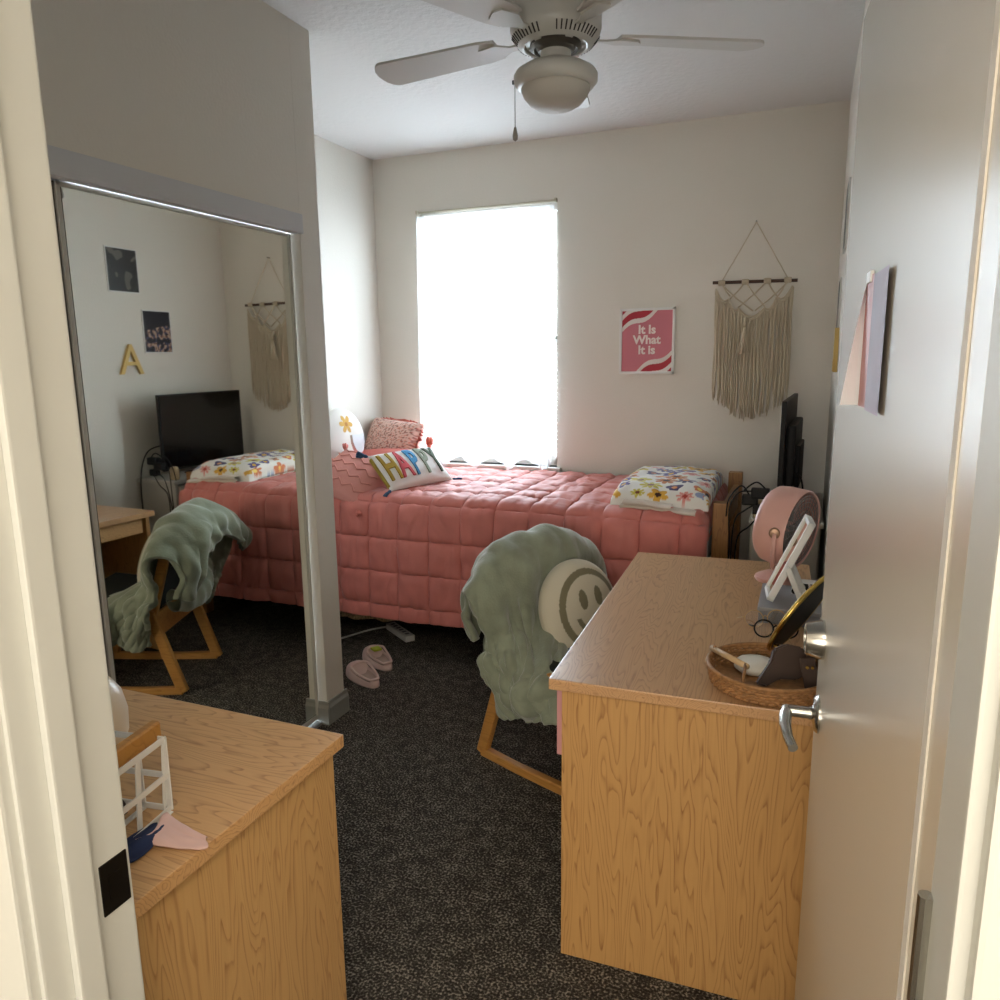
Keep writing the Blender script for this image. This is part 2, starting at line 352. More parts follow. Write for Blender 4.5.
MB().lathe([(.076,-.296),(.078,-.306),(.066,-.314),(.060,-.308),(.050,-.318),(.0,-.318)],40).build('flywheel',mat('fan_hub_grey',(96,90,82),.4,.5),cf,smooth=True,ang=40)
MB().lathe([(.0,-.302),(.046,-.304),(.046,-.340),(.056,-.348),(.096,-.360),(.120,-.374),(.126,-.384),(.126,-.402),(.116,-.414),(.108,-.418),(.0,-.418)],64).build('light_kit',FW,cf,smooth=True,ang=50)
MB().lathe([(.104,-.414),(.104,-.424),(.097,-.440),(.080,-.460),(.056,-.474),(.030,-.480),(0,-.481)],64).build('glass_bowl',mat('frosted_glass',(200,194,184),.6,spec=.3),cf,smooth=True)
for k in range(5):
    a=R(30+72*k); M_=Matrix.Rotation(a,4,'Z')
    pts=[]; 
    for t in [i/10 for i in range(11)]: pts.append((.20+.45*t,-(.052+.016*t)))
    cx=.65-.05
    edge=[(.19,-.045)]+pts[1:-1]+[(cx+.05*math.sin(R(b_)),-.02*0-(.068)*math.cos(R(b_))) for b_ in range(20,161,20)]
    edge=edge+[(x,-y) for (x,y) in pts[1:-1][::-1]]+[(.19,.045)]
    bM=M_@Matrix.Translation((0,0,-.275))@Matrix.Rotation(R(10),4,'X')
    bld=MB().prism(edge,-.004,.004,0,bM).build('blade',mat('fan_blade_white',(208,205,198),.45),cf)
    bk=MB().prism([(.10,-.012),(.15,-.012),(.19,-.034),(.25,-.026),(.262,0),(.25,.026),(.19,.034),(.15,.012),(.10,.012)],-.010,-.0045,0,bM).beam((.07,0,-.302),(.13,0,-.28),.024,.006,(0,1,0),.001,0,M_)
    bk.build('blade_bracket',FW,bld)
ch=MB().tube([(-.118,-.03,-.385),(-.120,-.03,-.40),(-.120,-.03,-.52)],.0014,6).lathe([(0,-.518),(.004,-.522),(.0085,-.545),(.0075,-.556),(0,-.562)],14,0,Matrix.Translation((-.120,-.03,0)))
ch.build('pull_chain',mat('chain_grey',(150,146,138),.4,.4),cf,smooth=True)
MB().box((-.126,-.040,-.402),(-.112,-.030,-.390),.003).build('switch_stub',BLACK,cf)

# ---------------------------------------------------------------- bed
bed=tag(empty('dormitory_bed',(-1.45,3.8,0)),'raised oak dormitory bed frame under the pink comforter','bed')
def L(x,y,z=0): return (x+1.45,y-3.8,z)
for (x,y,h) in ((-.335,3.455,.880),(-.345,4.235,.905),(-2.53,3.455,.905),(-2.53,4.235,.905)):
    MB().box(L(x-.036,y-.03,0),L(x+.036,y+.03,h),.006).build('post',POST,bed)
rl=MB()
for (z0,z1) in ((.30,.42),(.50,.62),(.72,.84)): rl.box(L(-.352,3.48,z0),L(-.324,4.21,z1),.004)
rl.build('footboard_rail',POST,bed)
rl=MB()
for (z0,z1) in ((.30,.42),(.50,.62)): rl.box(L(-2.545,3.48,z0),L(-2.52,4.21,z1),.004)
rl.build('headboard_rail',POST,bed)
for y in (3.46,4.225): MB().box(L(-2.5,y-.012,.50),L(-.37,y+.012,.60),.004).build('side_rail',mat('dark_steel',(30,30,32),.5,.5),bed)
sp=MB()
for k in range(9): sp.box(L(-2.45+.25*k,3.47,.575),L(-2.40+.25*k,4.21,.59))
sp.build('deck_slats',mat('dark_steel',(30,30,32)),bed)
tag(MB().box((-2.49,3.40,.60),(-.385,4.27,.79),.03,0,None,3).build('mattress',mat('mattress_ticking',(196,200,204),.8),smooth=True),'plain dormitory mattress beneath the pink comforter','mattress')
# comforter
SQ=.175
def comf(s,t):
    X0,X1=-2.56,-.44; YF=3.335; W=4.285-YF; rr=.065
    e=max(0,s-(X1-X0)); x=X0+min(s,X1-X0)
    qx=abs(math.sin(math.pi*(s+.03)/SQ)); qt=abs(math.sin(math.pi*(t+.045)/SQ))
    puff=((1-math.exp(-qx*4.2))*(1-math.exp(-qt*4.2)))
    edge=math.exp(-qt*5)+.6*math.exp(-qx*5)
    wr=fb((s*36+2*fb((s*6,t*6,0)),t*9,1.3))*.6+fb((s*17,t*12,4))*.8
    wr2=fb((s*9,t*20,7.7)); 
    onfront=1 if t>W else 0
    hh=.021*puff+(.0092*wr*(1.0+1.0*edge))+.003*wr2+.006*fb((s*3,t*3,2))
    if t<=W: base=Vector((x,4.285-t,.822+.008*math.sin(t*3))); n=Vector((0,0,1)); 
    elif t<W+rr*math.pi/2: a=(t-W)/rr; base=Vector((x,YF-rr*math.sin(a),.822-rr*(1-math.cos(a)))); n=Vector((0,-math.sin(a),math.cos(a)))
    else:
        d=t-W-rr*math.pi/2; base=Vector((x,YF-rr-.02*math.sin(d*3.2)+.012*math.sin(s*5+1)*d*2,.822-rr-d)); n=Vector((0,-1,0))
        hh+=.010*d*math.sin(s*17+2*math.sin(s*3))
    if e>0:
        R2=.06; a=min(e/R2,math.pi/2); base.x+=R2*math.sin(a)*.6; dn=R2*(1-math.cos(a))+max(0,e-R2*math.pi/2)
        if t<=W+rr: base.z-=dn; 
        if t>W: base.y+=dn*.85*min(1,(t-W)/rr); 
        n=(n+Vector((1,0,0))*math.sin(a)).normalized()
    return base+n*hh
SL,TL=2.12+.16,1.60
cm=MB().grid(lambda a,b: comf(a*SL,b*TL+ (0)),340,240)
PINKC=mat('coral_pink_quilted_cotton',(206,122,112),.6,var=.06,vscale=9,sheen=.2,bump=.25,bscale=60)
cmo=cm.build('comforter',PINKC,smooth=True); solid(cmo,.012,0,-1)
tag(cmo,'coral pink quilted comforter spread over the bed and hanging down its front','comforter')
# speckled throw edge below the comforter at the head
tag(MB().grid(lambda a,b:(-2.50+.62*a,3.318+.006*math.sin(a*40),.60-(.60-.128-.035*a)*b+.006*math.sin(a*23)),60,14).build('bed_skirt',mat('speckled_beige_fabric',(150,128,96),.9,var=.75,vscale=90),smooth=True),'speckled beige fabric edge hanging below the pink comforter','bed skirt')
# folded floral blanket
def floral_cols(pts,flowers,base=(232,228,220)):
    out=[]
    for (px,py) in pts:
        c=lin(base)
        for (fx_,fy_,fr,rot,c1,c2,kind) in flowers:
            dx=px-fx_;dy=py-fy_; d=math.hypot(dx,dy)
            if d<fr*1.15:
                a=math.atan2(dy,dx)+rot
                if kind==0: rad=fr*(.55+.45*abs(math.cos(2.5*a)))
                elif kind==1: rad=fr*(.35+.65*abs(math.cos(4*a))**.7)
                else: rad=fr*(.8+.2*math.cos(3*a))
                if d<rad: c=lin(c1)
                if d<fr*.30: c=lin(c2)
        out.append(c)
    return out
pal=[((222,170,66),(70,40,34)),((196,120,64),(60,36,40)),((92,84,140),(230,180,60)),((60,48,96),(230,150,90)),((224,150,140),(170,60,50)),((206,190,80),(120,60,50)),((150,160,190),(220,120,60)),((214,128,84),(250,220,120))]
fl=[];rg=random.Random(5)
for i in range(9):
    for j in range(9):
        p=rg.choice(pal); fl.append((-.42+i*.105+rg.uniform(-.022,.022)+.05*(j%2),-.42+j*.10+rg.uniform(-.02,.02),rg.uniform(.036,.058),rg.uniform(0,6),p[0],p[1],rg.choice([0,0,1,2])))
def fold_blanket(name,cx,cy,wx,wy,th,z0,rz,flr,base,res,shear=0):
    # closed rounded slab: top surface grid wrapped down sides, with layered edge
    v=[];uv=[]
    n=res
    def top(a,b):
        X=(a-.5)*2;Y=(b-.5)*2
        e=(1-abs(X)**9)*(1-abs(Y)**9); e=max(e,0)**.33
        dr=.010*fb((X*2,Y*2,cx))+.007*fb((X*5,Y*5,3))
        return Vector((X*wx/2*(1-.02*(1-e)),Y*wy/2,th*(.12+.88*e)+dr*e+.02*(-X)*0-.018*abs(Y)**3))
    mb=MB(); mb.grid(lambda a,b: top(a,b),n,n)
    k=(n+1)*(n+1)
    bot=[(p[0]*.985,p[1]*.985,0) for p in mb.v]; uv=[(p[0]+(math.copysign(th-p[2],p[0]) if abs(p[0])>.44*wx else 0),p[1]+(math.copysign(th-p[2],p[1]) if abs(p[1])>.44*wy else 0)) for p in mb.v]
    # bottom ring only
    ring=[i*(n+1) for i in range(n+1)]+[n*(n+1)+j for j in range(1,n+1)]+[i*(n+1)+n for i in range(n-1,-1,-1)]+[j for j in range(n-1,0,-1)]
    base_i=len(mb.v)
    for i in ring: mb.v.append(bot[i]); uv.append((mb.v[i][0]*1.08,mb.v[i][1]*1.08))
    m_=len(ring)
    for q in range(m_): mb.f.append((ring[q],ring[(q+1)%m_],base_i+(q+1)%m_,base_i+q)); mb.mi.append(0)
    mb.f.append(tuple(base_i+q for q in range(m_))[::-1]); mb.mi.append(0)
    if flr: mb.col=floral_cols(uv,flr)
    return mb
fbM=Matrix.Translation((-.612,3.765,.856))@Matrix.Rotation(R(1),4,'Z')
fbm=fold_blanket('b',0,0,.45,.80,.098,0,0,fl,None,230)
FLW=mat('white_floral_fleece',(232,228,220),.9,vcol=True,sheen=.3)
fo=fbm.build('folded_floral_blanket',FLW,smooth=True,M=fbM,fixn=False); tag(fo,'folded white fleece blanket with multicoloured flowers at the foot of the bed','blanket')
# cream throw folded under it, sticking out at the front
tb=MB(); 
for k,(dx,dz,ln) in enumerate(((0,0,.20),(.012,.020,.13))):
    def rollf(a,b,dx=dx,dz=dz,ln=ln):
        x=-.77+dx+a*ln*1.7; y=3.358+.012*math.sin(a*5); ang_=b*2*math.pi
        return (x,y+.045*math.cos(ang_)*1.0-.012*a,.857+dz+.012*math.sin(ang_)-.012*a*a)
    tb.grid(rollf,20,14)
tbo=tb.build('folded_throw',mat('cream_plush',(214,200,186),.95,sheen=.4),smooth=True); tag(tbo,'cream plush throw folded under the floral blanket','throw')

# ---------------------------------------------------------------- pillows
def pillow(w_,h_,t_,n=36,pinch=.06,round_=False,colfn=None,puff=.5):
    mb=MB(); cols=[]
    for side in (1,-1):
        def fn(a,b):
            U=a*2-1;V=b*2-1
            if round_:
                # square to disc
                x=U*math.sqrt(1-V*V/2); y=V*math.sqrt(1-U*U/2); d=min(1,math.hypot(x,y))
                hgt=(1-d**2.6)**.5 if d<1 else 0
                return (x*w_/2,y*h_/2,side*t_/2*hgt)
            k=1-pinch*(1-abs(U)**3)*0
            x=U*(1-pinch*(1-V*V)); y=V*(1-pinch*(1-U*U))
            hgt=max(0,(1-U*U)*(1-V*V))**puff
            wr=.004*fb((U*4,V*4,side*2+w_*9))*(hgt)
            return (x*w_/2,y*h_/2,side*(t_/2*hgt)+wr)
        mb.grid(fn,n,n)
    if colfn: mb.col=[colfn(p[0]/(w_/2),p[1]/(h_/2),p[2]) for p in mb.v]
    return mb
def mkpillow(name,label,M,mt,*a,cat='pillow',**k):
    mb=pillow(*a,**k); hascol=mb.col is not None
    o=mb.build(name,mt,smooth=True,M=M); tag(o,label,cat); return o
VC=mat('printed_pillow_cover',(240,236,228),.85,vcol=True,sheen=.3)
# round daisy pillow against the left wall
def daisy(x,y,z):
    c=lin((236,232,224))
    if z>0:
        dx=x+.05;dy=y-.46; d=math.hypot(dx,dy); a=math.atan2(dy,dx)
        if d<.30*(.45+.55*abs(math.cos(3*a+.3))): c=lin((214,170,84))
        if d<.07: c=lin((190,130,60))
        dx=x-.52; dy=y+.02
        d=math.hypot(dx,dy*.85)
        if .40<d<.52 and dy<.12: 
            k=max(0,min(1,(-dy)/.5)); c=lin((170-20*(1-k)+40*k,130-20*k,110-10*k))
        elif d<=.40 and dy<.12: c=lin((226,232,236))  # bluish light on the cover, painted in within the smile
    return c
dp=mkpillow('round_pillow','round white pillow with yellow flower eye and curved smile against the left wall',frame((-2.52,3.72,1.07),(.12,1,0),(-.14,0,1)),VC,.37,.37,.13,n=90,round_=True,colfn=daisy)
# ruffled floral sham at the back corner
def ditsy(x,y,z):
    n_=noise.noise(Vector((x*22,y*16,z*9))); n2=noise.noise(Vector((x*30+9,y*25,2)))
    if n_>.22: return lin((150,92,84))
    if n2>.28: return lin((214,130,110))
    return lin((224,188,172))
rs=mkpillow('ruffled_pillow','pale pink ditsy print pillow with ruffled edge in the bed corner',frame((-2.40,4.09,1.00),(1,-.25,-.06),(0.1,.45,1)),VC,.41,.33,.22,n=60,colfn=ditsy,puff=.36)
rf=MB()
def ruf(a,b):
    t=a*2*math.pi; sx=math.copysign(abs(math.cos(t))**.45,math.cos(t)); sy=math.copysign(abs(math.sin(t))**.45,math.sin(t))
    k=1+b*.13; return (sx*.19*k,sy*.155*k,.016*b*math.sin(a*2*math.pi*46))
rf.grid(ruf,420,3); q=rf.build('ruffle',mat('coral_ruffle',(206,118,104),.8),rs,smooth=True); q['label']='coral pink ruffle edge'
mkpillow('pillow','plain coral pink pillow lying between the round pillow and ruffled pillow',frame((-2.32,3.86,.915),(1,.1,.02),(0,.9,.30)),mat('coral_pillowcase',(204,112,100),.8,var=.06),.50,.34,.13,n=36,puff=.4)
# tufted pink pillow with tassels
_n=Vector((.26,-.44,.86)).normalized(); _u=Vector((.80,.60,.10)); _u=(_u-_n*_u.dot(_n)).normalized(); _v=_n.cross(_u)
TPM=frame((-2.265,3.42,.90),(_u-_v),(_u+_v))
tp=mkpillow('tasselled_pillow','dusty pink tufted square pillow with corner tassels at the head of the bed',TPM,mat('dusty_pink_cotton',(208,142,132),.9,bump=.4,bscale=160),.36,.36,.16,n=40,puff=.42)
tM=[]
tf=MB()
def psurf(x,y,w_,h_,t_,pw): return t_/2*max(0,(1-(2*x/w_)**2)*(1-(2*y/h_)**2))**pw
for k in range(-2,3):
    for sgn in (1,):
        pts=[]
        for i in range(33):
            a=i/32; x=-.155+.31*a; y=k*.064+.03*abs(((a*4)%1)*2-1)
            if abs(y)<.16: pts.append((x,y,psurf(x,y,.36,.36,.16,.42)+.003))
        if len(pts)>3: tf.tube(pts,.0045,6)
q=tf.build('tufted_lines',mat('tuft_pink',(218,150,138),.95),tp,smooth=True)
def tassel(parent,x,y,z,dirv,mt,s=1.0):
    d=Vector(dirv).normalized(); P=Vector((x,y,z)); mb=MB(); sd=d.orthogonal().normalized(); up=d.cross(sd)
    mb.tube([P,P+d*.012*s,P+d*.022*s],.007*s,8,0,None,False,[.6,1.2,.7])
    for k in range(9):
        a=k*2.4; o_=(sd*math.cos(a)+up*math.sin(a))*.009*s*((k%3)/2+.2)
        mb.tube([P+d*.014*s,P+d*.030*s+o_*.9,P+d*.050*s+o_*1.2],.0058*s,6)
    return mb.build('tassel',mt,parent,smooth=True)
TP=mat('tassel_pink',(206,120,108),.9)
for (sx,sy) in ((1,1),(-1,1),(1,-1),(-1,-1)): tassel(tp,sx*.172,sy*.172,0,(sx,sy,-.1),TP,1.1)
# HAPPY lumbar pillow
HM=frame((-1.985,3.575,.945),(.36,.93,.02),(-.80,.12,.72))
PW,PH,PT=.44,.25,.10
HP=mkpillow('word_pillow','white oblong pillow reading HAPPY in bright letters with corner tassels',HM,mat('white_cotton_canvas',(232,228,224),.85,bump=.2,bscale=300),PW,PH,PT,n=40,puff=.42,pinch=.05)
for i,(chh,c) in enumerate(zip('HAPPY',((172,140,44),(206,84,92),(66,140,188),(150,158,140),(84,96,78)))):
    mt=mat('letter_'+'abcde'[i],c,.85); x0=-.156+i*.078
    o=textobj(chh,'letter',.19,.004,mt,HP,Matrix.Identity(4),bold=.004)
    o['label']=['olive gold','rose red','blue','pale sage','dark green'][i]+' letter '+chh
    b=bmesh.new(); b.from_mesh(o.data); bmesh.ops.triangulate(b,faces=b.faces[:]); 
    for _ in range(2): bmesh.ops.subdivide_edges(b,edges=[e for e in b.edges if e.calc_length()>.02],cuts=1,use_grid_fill=False); bmesh.ops.triangulate(b,faces=[f_ for f_ in b.faces if len(f_.verts)>3])
    for v in b.verts:
        x=v.co.x*.58+x0; y=v.co.y*1.30; v.co=Vector((x,y,psurf(x,y,PW,PH,PT,.42)+v.co.z+.0035))
    b.to_mesh(o.data); b.free()
tassel(HP,-.218,.12,0,(-1,.6,0),mat('tassel_blue',(52,84,116),.9),1.2); tassel(HP,-.218,-.12,0,(-1,-.6,0),mat('tassel_blue',(52,84,116),.9),1.2)
tassel(HP,.225,-.12,0,(1,-.6,0),mat('tassel_navy',(44,66,110),.9),1.0); tassel(HP,.212,.115,0,(.5,.8,0),mat('tassel_coral',(224,104,84),.9),1.5)
MB().box((-.2185,-.10,-.010),(-.208,.10,.010),.004).build('edge_band',mat('olive_trim',(160,136,50),.9),HP)

# ---------------------------------------------------------------- wall things
po=tag(empty('framed_poster',(-.864,YB-.012,1.612)),'white framed pink and red striped poster reading It Is What It Is','poster')
pw,ph=.155,.181
MB().box((-pw,-.006,-ph),(-pw+.014,.012,ph),.002).box((pw-.014,-.006,-ph),(pw,.012,ph),.002).box((-pw,-.006,ph-.014),(pw,.012,ph),.002).box((-pw,-.006,-ph),(pw,.012,-ph+.014),.002).build('frame',WHITE,po)
PC=mat('poster_print',(200,110,120),.5,vcol=True)
def pcol(X,Z):
    c=lin((206,120,132))
    for sg in (1,-1):
        x=X*sg;z=Z*sg    # upper-left corner when sg=1
        dd=(x+pw)*.62+(ph-z)*1.0+.018*math.sin((x+pw)*30)+(-.004)
        if dd<.050: c=lin((178,34,52))
        elif dd<.078: c=lin((232,222,216))
        elif dd<.116: c=lin((178,34,52))
        elif dd<.142: c=lin((232,222,216))
        if x>pw*.55 and dd<.142 and sg==1 and z<ph-.03: c=lin((206,120,132))
    return c
pm=MB().grid(lambda a,b:(-pw+.013+a*(2*pw-.026),.0,-ph+.013+b*(2*ph-.026)),150,150); pm.col=[pcol(p[0],p[2]) for p in pm.v]
pm.build('print',PC,po)
TM=mat('poster_lettering',(246,232,228),.5)
for i,t in enumerate(('It Is','What','It is')):
    textobj(t,'lettering',.066,.0008,TM,po,Matrix.Translation((0,-.0015,.062-.056*i))@Matrix.Rotation(R(90),4,'X'),bold=.0022)
# macrame
CORD=mat('natural_cotton_cord',(206,192,168),.95,bump=.5,bscale=400)
ma=tag(empty('macrame_hanging',(-.303,YB-.02,1.908)),'cream macrame wall hanging with long fringe on a dark wooden dowel','wall hanging')
dwl=MB().cyl((-.212,0,.003),(.212,0,-.003),.0085,14).build('dowel',mat('dark_walnut_dowel',(74,48,32),.5),ma,smooth=True,ang=40)
MB().tube([(-.165,0,.01),(-.08,0,.16),(-.004,.006,.30)],.0028,6).tube([(.165,0,.008),(.08,0,.155),(-.004,.006,.30)],.0028,6).build('hanging_cord',CORD,ma,smooth=True)
MB().cyl((-.004,-.008,.302),(-.004,.02,.302),.004,8).build('nail',CHROME,ma)
for x in (-.165,-.045,.065,.165):
    wr=MB()
    for k in range(5): 
        xx=x-.014+.007*k; wr.tube([(xx,.011*math.cos(t),.011*math.sin(t)) for t in [i*math.pi/4 for i in range(8)]],.0045,6,0,None,True)
    wr.build('cord_knot',CORD,ma,smooth=True)
def scal(x):  # z of scalloped edge
    ax=abs(x+.01); base=-.045-.135*max(0,1-ax/.185)
    return base
sc=MB()
arcs=[(-.195,-.03,-.125,-.085),(-.125,-.085,-.07,-.135),(-.075,-.135,.06,-.135),(.055,-.135,.115,-.085),(.115,-.085,.19,-.03)]
for (x0,z0,x1,z1) in arcs:
    for o_ in (0,.012,.022):
        pts=[]
        for i in range(11):
            t=i/10; sag=.030 if abs(x1-x0)<.1 else .045
            pts.append((x0+(x1-x0)*t,-.008,z0+(z1-z0)*t-sag*math.sin(math.pi*t)-o_))
        sc.tube(pts,.0052,6)
for (a,b) in (((-.165,0),(-.12,-.07)),((-.045,0),(-.12,-.085)),((-.165,-.01),(.0,-.15)),((-.045,0),(.06,-.13)),((.065,0),(-.075,-.13)),((.165,0),(.12,-.08)),((.065,0),(.12,-.085)),((.165,-.01),(.01,-.15))):
    sc.tube([(a[0],-.006,a[1]),((a[0]+b[0])/2,-.009,(a[1]+b[1])/2-.006),(b[0],-.006,b[1])],.004,6)
sc.build('scallop_cords',CORD,ma,smooth=True)
fr=MB(); rg=random.Random(3); N_=64
def topz(x):
    for (x0,z0,x1,z1) in arcs:
        if x0<=x<=x1:
            t=(x-x0)/(x1-x0); sag=.030 if abs(x1-x0)<.1 else .045; return z0+(z1-z0)*t-sag*math.sin(math.pi*t)-.015
    return -.035
for k in range(N_):
    x=-.192+.384*k/(N_-1); zt=topz(x); zb=-.60-.115*(1-(abs(x)/.195)**1.6)+rg.uniform(-.02,.018)
    ph_=rg.uniform(0,6); am=rg.uniform(.001,.004); yy=-.004-.006*(k%3); xe=x*1.0+rg.uniform(-.008,.008)
    fr.tube([(x+(xe-x)*i/9+am*math.sin(ph_+i*1.1),yy,zt+(zb-zt)*i/9) for i in range(10)],.0042,6,0,None,False,[1]*7+[1.15,1.1,.5])
fr.build('fringe',CORD,ma,smooth=True)
ts=MB().tube([(-.035,-.030,-.185),(-.035,-.044,-.215),(-.035,-.044,-.235)],.009,8)
for k in range(16): 
    a=k*2.4; rr_=.022*math.sqrt((k+.5)/16); ts.tube([(-.035,-.044,-.235),(-.035+rr_*math.cos(a)*.7,-.046+rr_*.4*math.sin(a),-.29),(-.038+rr_*math.cos(a)*1.35,-.046+rr_*.5*math.sin(a),-.365-.01*math.sin(k))],.0046,5)
ts.build('tassel',CORD,ma,smooth=True)
# photo prints and letter on the right wall (seen in the mirror)
def crowd(seed,sky):
    def c(a,b):
        n_=noise.noise(Vector((a*9,b*9,seed))); n2=noise.noise(Vector((a*22,b*22,seed+4)))
        if b>.52+.28*a*.6: return lin(sky)
        if n_>.12: return lin((188,160,140)) if n2>-.1 else lin((110,70,60))
        if n_>-.12: return lin((70,74,110)) if n2>0 else lin((44,40,52))
        return lin((24,24,36))
    return c
PH_=mat('photo_print',(40,40,40),.35,vcol=True)
def photo(y0,y1,z0,z1,label,cf_,name='photo_print'):
    mb=MB().grid(lambda a,b:(0,y0+(y1-y0)*a,z0+(z1-z0)*b),60,60); mb.col=[cf_((p[1]-y0)/(y1-y0),(p[2]-z0)/(z1-z0)) for p in mb.v]
    rt=tag(empty(name,(XR-.004,(y0+y1)/2,z0)),label,'photo')
    for i,p in enumerate(mb.v): mb.v[i]=(-.0035,p[1]-(y0+y1)/2,p[2]-z0)
    MB().box((-.003,-(y1-y0)/2-.006,-.006),(.003,(y1-y0)/2+.006,z1-z0+.006)).build('backing',WHITE,rt)
    mb.build('print',PH_,rt); return rt
photo(3.585,3.795,1.59,1.84,'photo print of a cheering crowd, on the right wall above the television',crowd(1.1,(20,20,34)))
photo(3.36,3.575,1.945,2.19,'dark photo print, highest on the right wall seen in the mirror',lambda a,b: lin((26,24,24)) if noise.noise(Vector((a*4,b*4,8)))<.25 else lin((96,92,84)))
lt=tag(textobj('A','wall_letter',.26,.008,mat('pale_gold_wood',(220,186,110),.5),None,Matrix.Translation((XR-.010,3.46,1.535))@Matrix.Rotation(R(-90),4,'Z')@Matrix.Rotation(R(90),4,'X')),'pale gold letter A fixed to the right wall','letter')

# ---------------------------------------------------------------- storage stand, television, cables
ns=tag(empty('storage_stand',(-.075,3.80,0)),'pale grey plastic drawer stand between the bed foot and the right wall','storage stand')
PLG=mat('pale_grey_plastic',(188,184,174),.5)
MB().box((-.14,-.39,.795),(.165,.41,.82),.008).box((-.125,-.37,0),(.15,-.345,.795),.004).box((-.125,.365,0),(.15,.39,.795),.004).box((.13,-.345,.02),(.15,.365,.795)).box((-.125,-.345,.02),(.13,.365,.04)).build('frame',PLG,ns)
for k in range(3):
    d_=MB().box((-.135,-.338,.05+.25*k),(.12,.358,.28+.25*k),.008).build('drawer',mat('cream_drawer_plastic',(200,194,180),.45),ns)
    MB().box((-.143,-.06,.235+.25*k),(-.133,.08,.255+.25*k),.003).build('drawer_handle',PLG,d_)
tv=tag(empty('television',(-.078,3.825,.821),R(-2.5)),'black flat television standing on the grey drawer stand','television')
MB().box((-.012,-.375,.045),(.008,.375,.512),.004).build('screen_housing',BLACK,tv)
MB().box((-.0135,-.367,.058),(-.0115,.367,.504)).build('screen',SCREEN,tv)
MB().box((.006,-.27,.07),(.045,.27,.40),.012).box((.04,-.16,.10),(.062,.16,.30),.008).build('rear_bulge',BLACK,tv)
MB().box((-.008,-.04,.008),(.02,.04,.08),.004).prism([(-.06,-.14),(.055,-.14),(.075,-.10),(.075,.10),(.055,.14),(-.06,.14)],0,.010,0,None,.002).build('stand_foot',BLACK,tv)
cb=MB()
def cable(pts,rad=.0035):
    P=[Vector(p) for p in pts]; out=[]
    for i in range(len(P)-1):
        p0=P[max(i-1,0)];p1=P[i];p2=P[i+1];p3=P[min(i+2,len(P)-1)]
        for k in range(6):
            t=k/6; out.append(.5*((2*p1)+(-p0+p2)*t+(2*p0-5*p1+4*p2-p3)*t*t+(-p0+3*p1-3*p2+p3)*t*t*t))
    out.append(P[-1]); return out
cb.tube(cable([(-.03,3.52,1.02),(-.005,3.42,.98),(.01,3.37,.80),(.0,3.36,.40),(.05,3.40,.02)]),.004,6)
tag(cb.build('television_cable',BLACK,smooth=True),'black cable hanging from the side of the television to the floor','cable')
ad=tag(empty('power_adapter_bundle',(-.205,3.32,.90)),'tangle of black power adapters and cables hanging beside the bed post','power adapter')
MB().box((.0,-.02,.03),(.075,.02,.075),.008).box((-.035,-.018,.0),(.03,.02,.045),.008).box((.01,-.022,-.035),(.06,.015,.005),.006).build('plug_block',BLACK,ad)
cc=MB()
for p in ([(0,0,.06),(-.05,0,.05),(-.085,-.01,-.02),(-.08,0,-.2),(-.09,0,-.5),(-.07,.02,-.86)],[(.03,0,.01),(-.02,-.02,-.02),(-.06,-.02,-.07),(-.072,.0,-.25),(-.06,.01,-.55),(-.05,.03,-.86)],[(.0,0,.03),(-.04,.01,.08),(-.09,.01,.02),(-.10,.02,-.06)],[(.05,0,-.03),(.0,-.01,-.09),(-.05,0,-.16),(-.05,.0,-.40),(-.03,.0,-.86)],[(.06,0,.07),(.02,.0,.10),(-.03,.02,.06)]): cc.tube(cable(p),.0035,6)
cc.build('cables',BLACK,ad,smooth=True)
tag(MB().lathe([(0,0),(.026,0),(.028,.01),(.028,.06),(.022,.075),(.014,.08),(0,.08)],24).build('small_jar',mat('brass_tan',(176,150,112),.4),smooth=True,loc=(-.175,3.46,.8205)),'small tan jar on the drawer stand behind the pink fan','jar')

# ---------------------------------------------------------------- chair with plush blanket
th=R(-22); CO=(-1.025,2.69,0)
chM=Matrix.Translation(CO)@Matrix.Rotation(th,4,'Z')
chair=tag(empty('desk_chair',M=chM),'beech framed sled base chair draped with a sage blanket, pushed towards the right desk','chair')
for sy in (1,-1):
    y=.215*sy
    MB().beam((.0,y,.018),(.20,y,.014),.032,.036,(0,1,0),.004).beam((.19,y,.014),(.56,y,.022),.032,.036,(0,1,0),.004).build('runner',BEECH,chair)
    MB().beam((.0,y,.01),(.125,y,.40),.030,.048,(0,1,0),.004).build('leg',BEECH,chair)
    MB().beam((.545,y,.02),(.43,y,.43),.030,.048,(0,1,0),.004).build('leg',BEECH,chair)
    MB().beam((.10,y,.375),(.46,y,.425),.028,.06,(0,1,0),.004).build('seat_rail',BEECH,chair)
    MB().beam((.125,y*.95,.36),(.035,y*.95,.66),.028,.045,(0,1,0),.004).build('back_rail',BEECH,chair)
MB().beam((.10,-.20,.335),(.10,.20,.335),.10,.022,(.3,0,1),.003).beam((.44,-.20,.38),(.44,.20,.38),.08,.022,(0,0,1),.003).build('apron',BEECH,chair)
DK=mat('black_green_upholstery',(26,32,30),.85)
MB().box((-.18,-.20,-.018),(.20,.20,.018),.012,0,Matrix.Translation((.285,0,.435))@Matrix.Rotation(R(-7),4,'Y'),3).build('seat',DK,chair,smooth=True)
MB().box((-.014,-.19,-.19),(.014,.19,.19),.010,0,Matrix.Translation((.055,0,.60))@Matrix.Rotation(R(-16.5),4,'Y'),3).build('backrest',DK,chair,smooth=True)
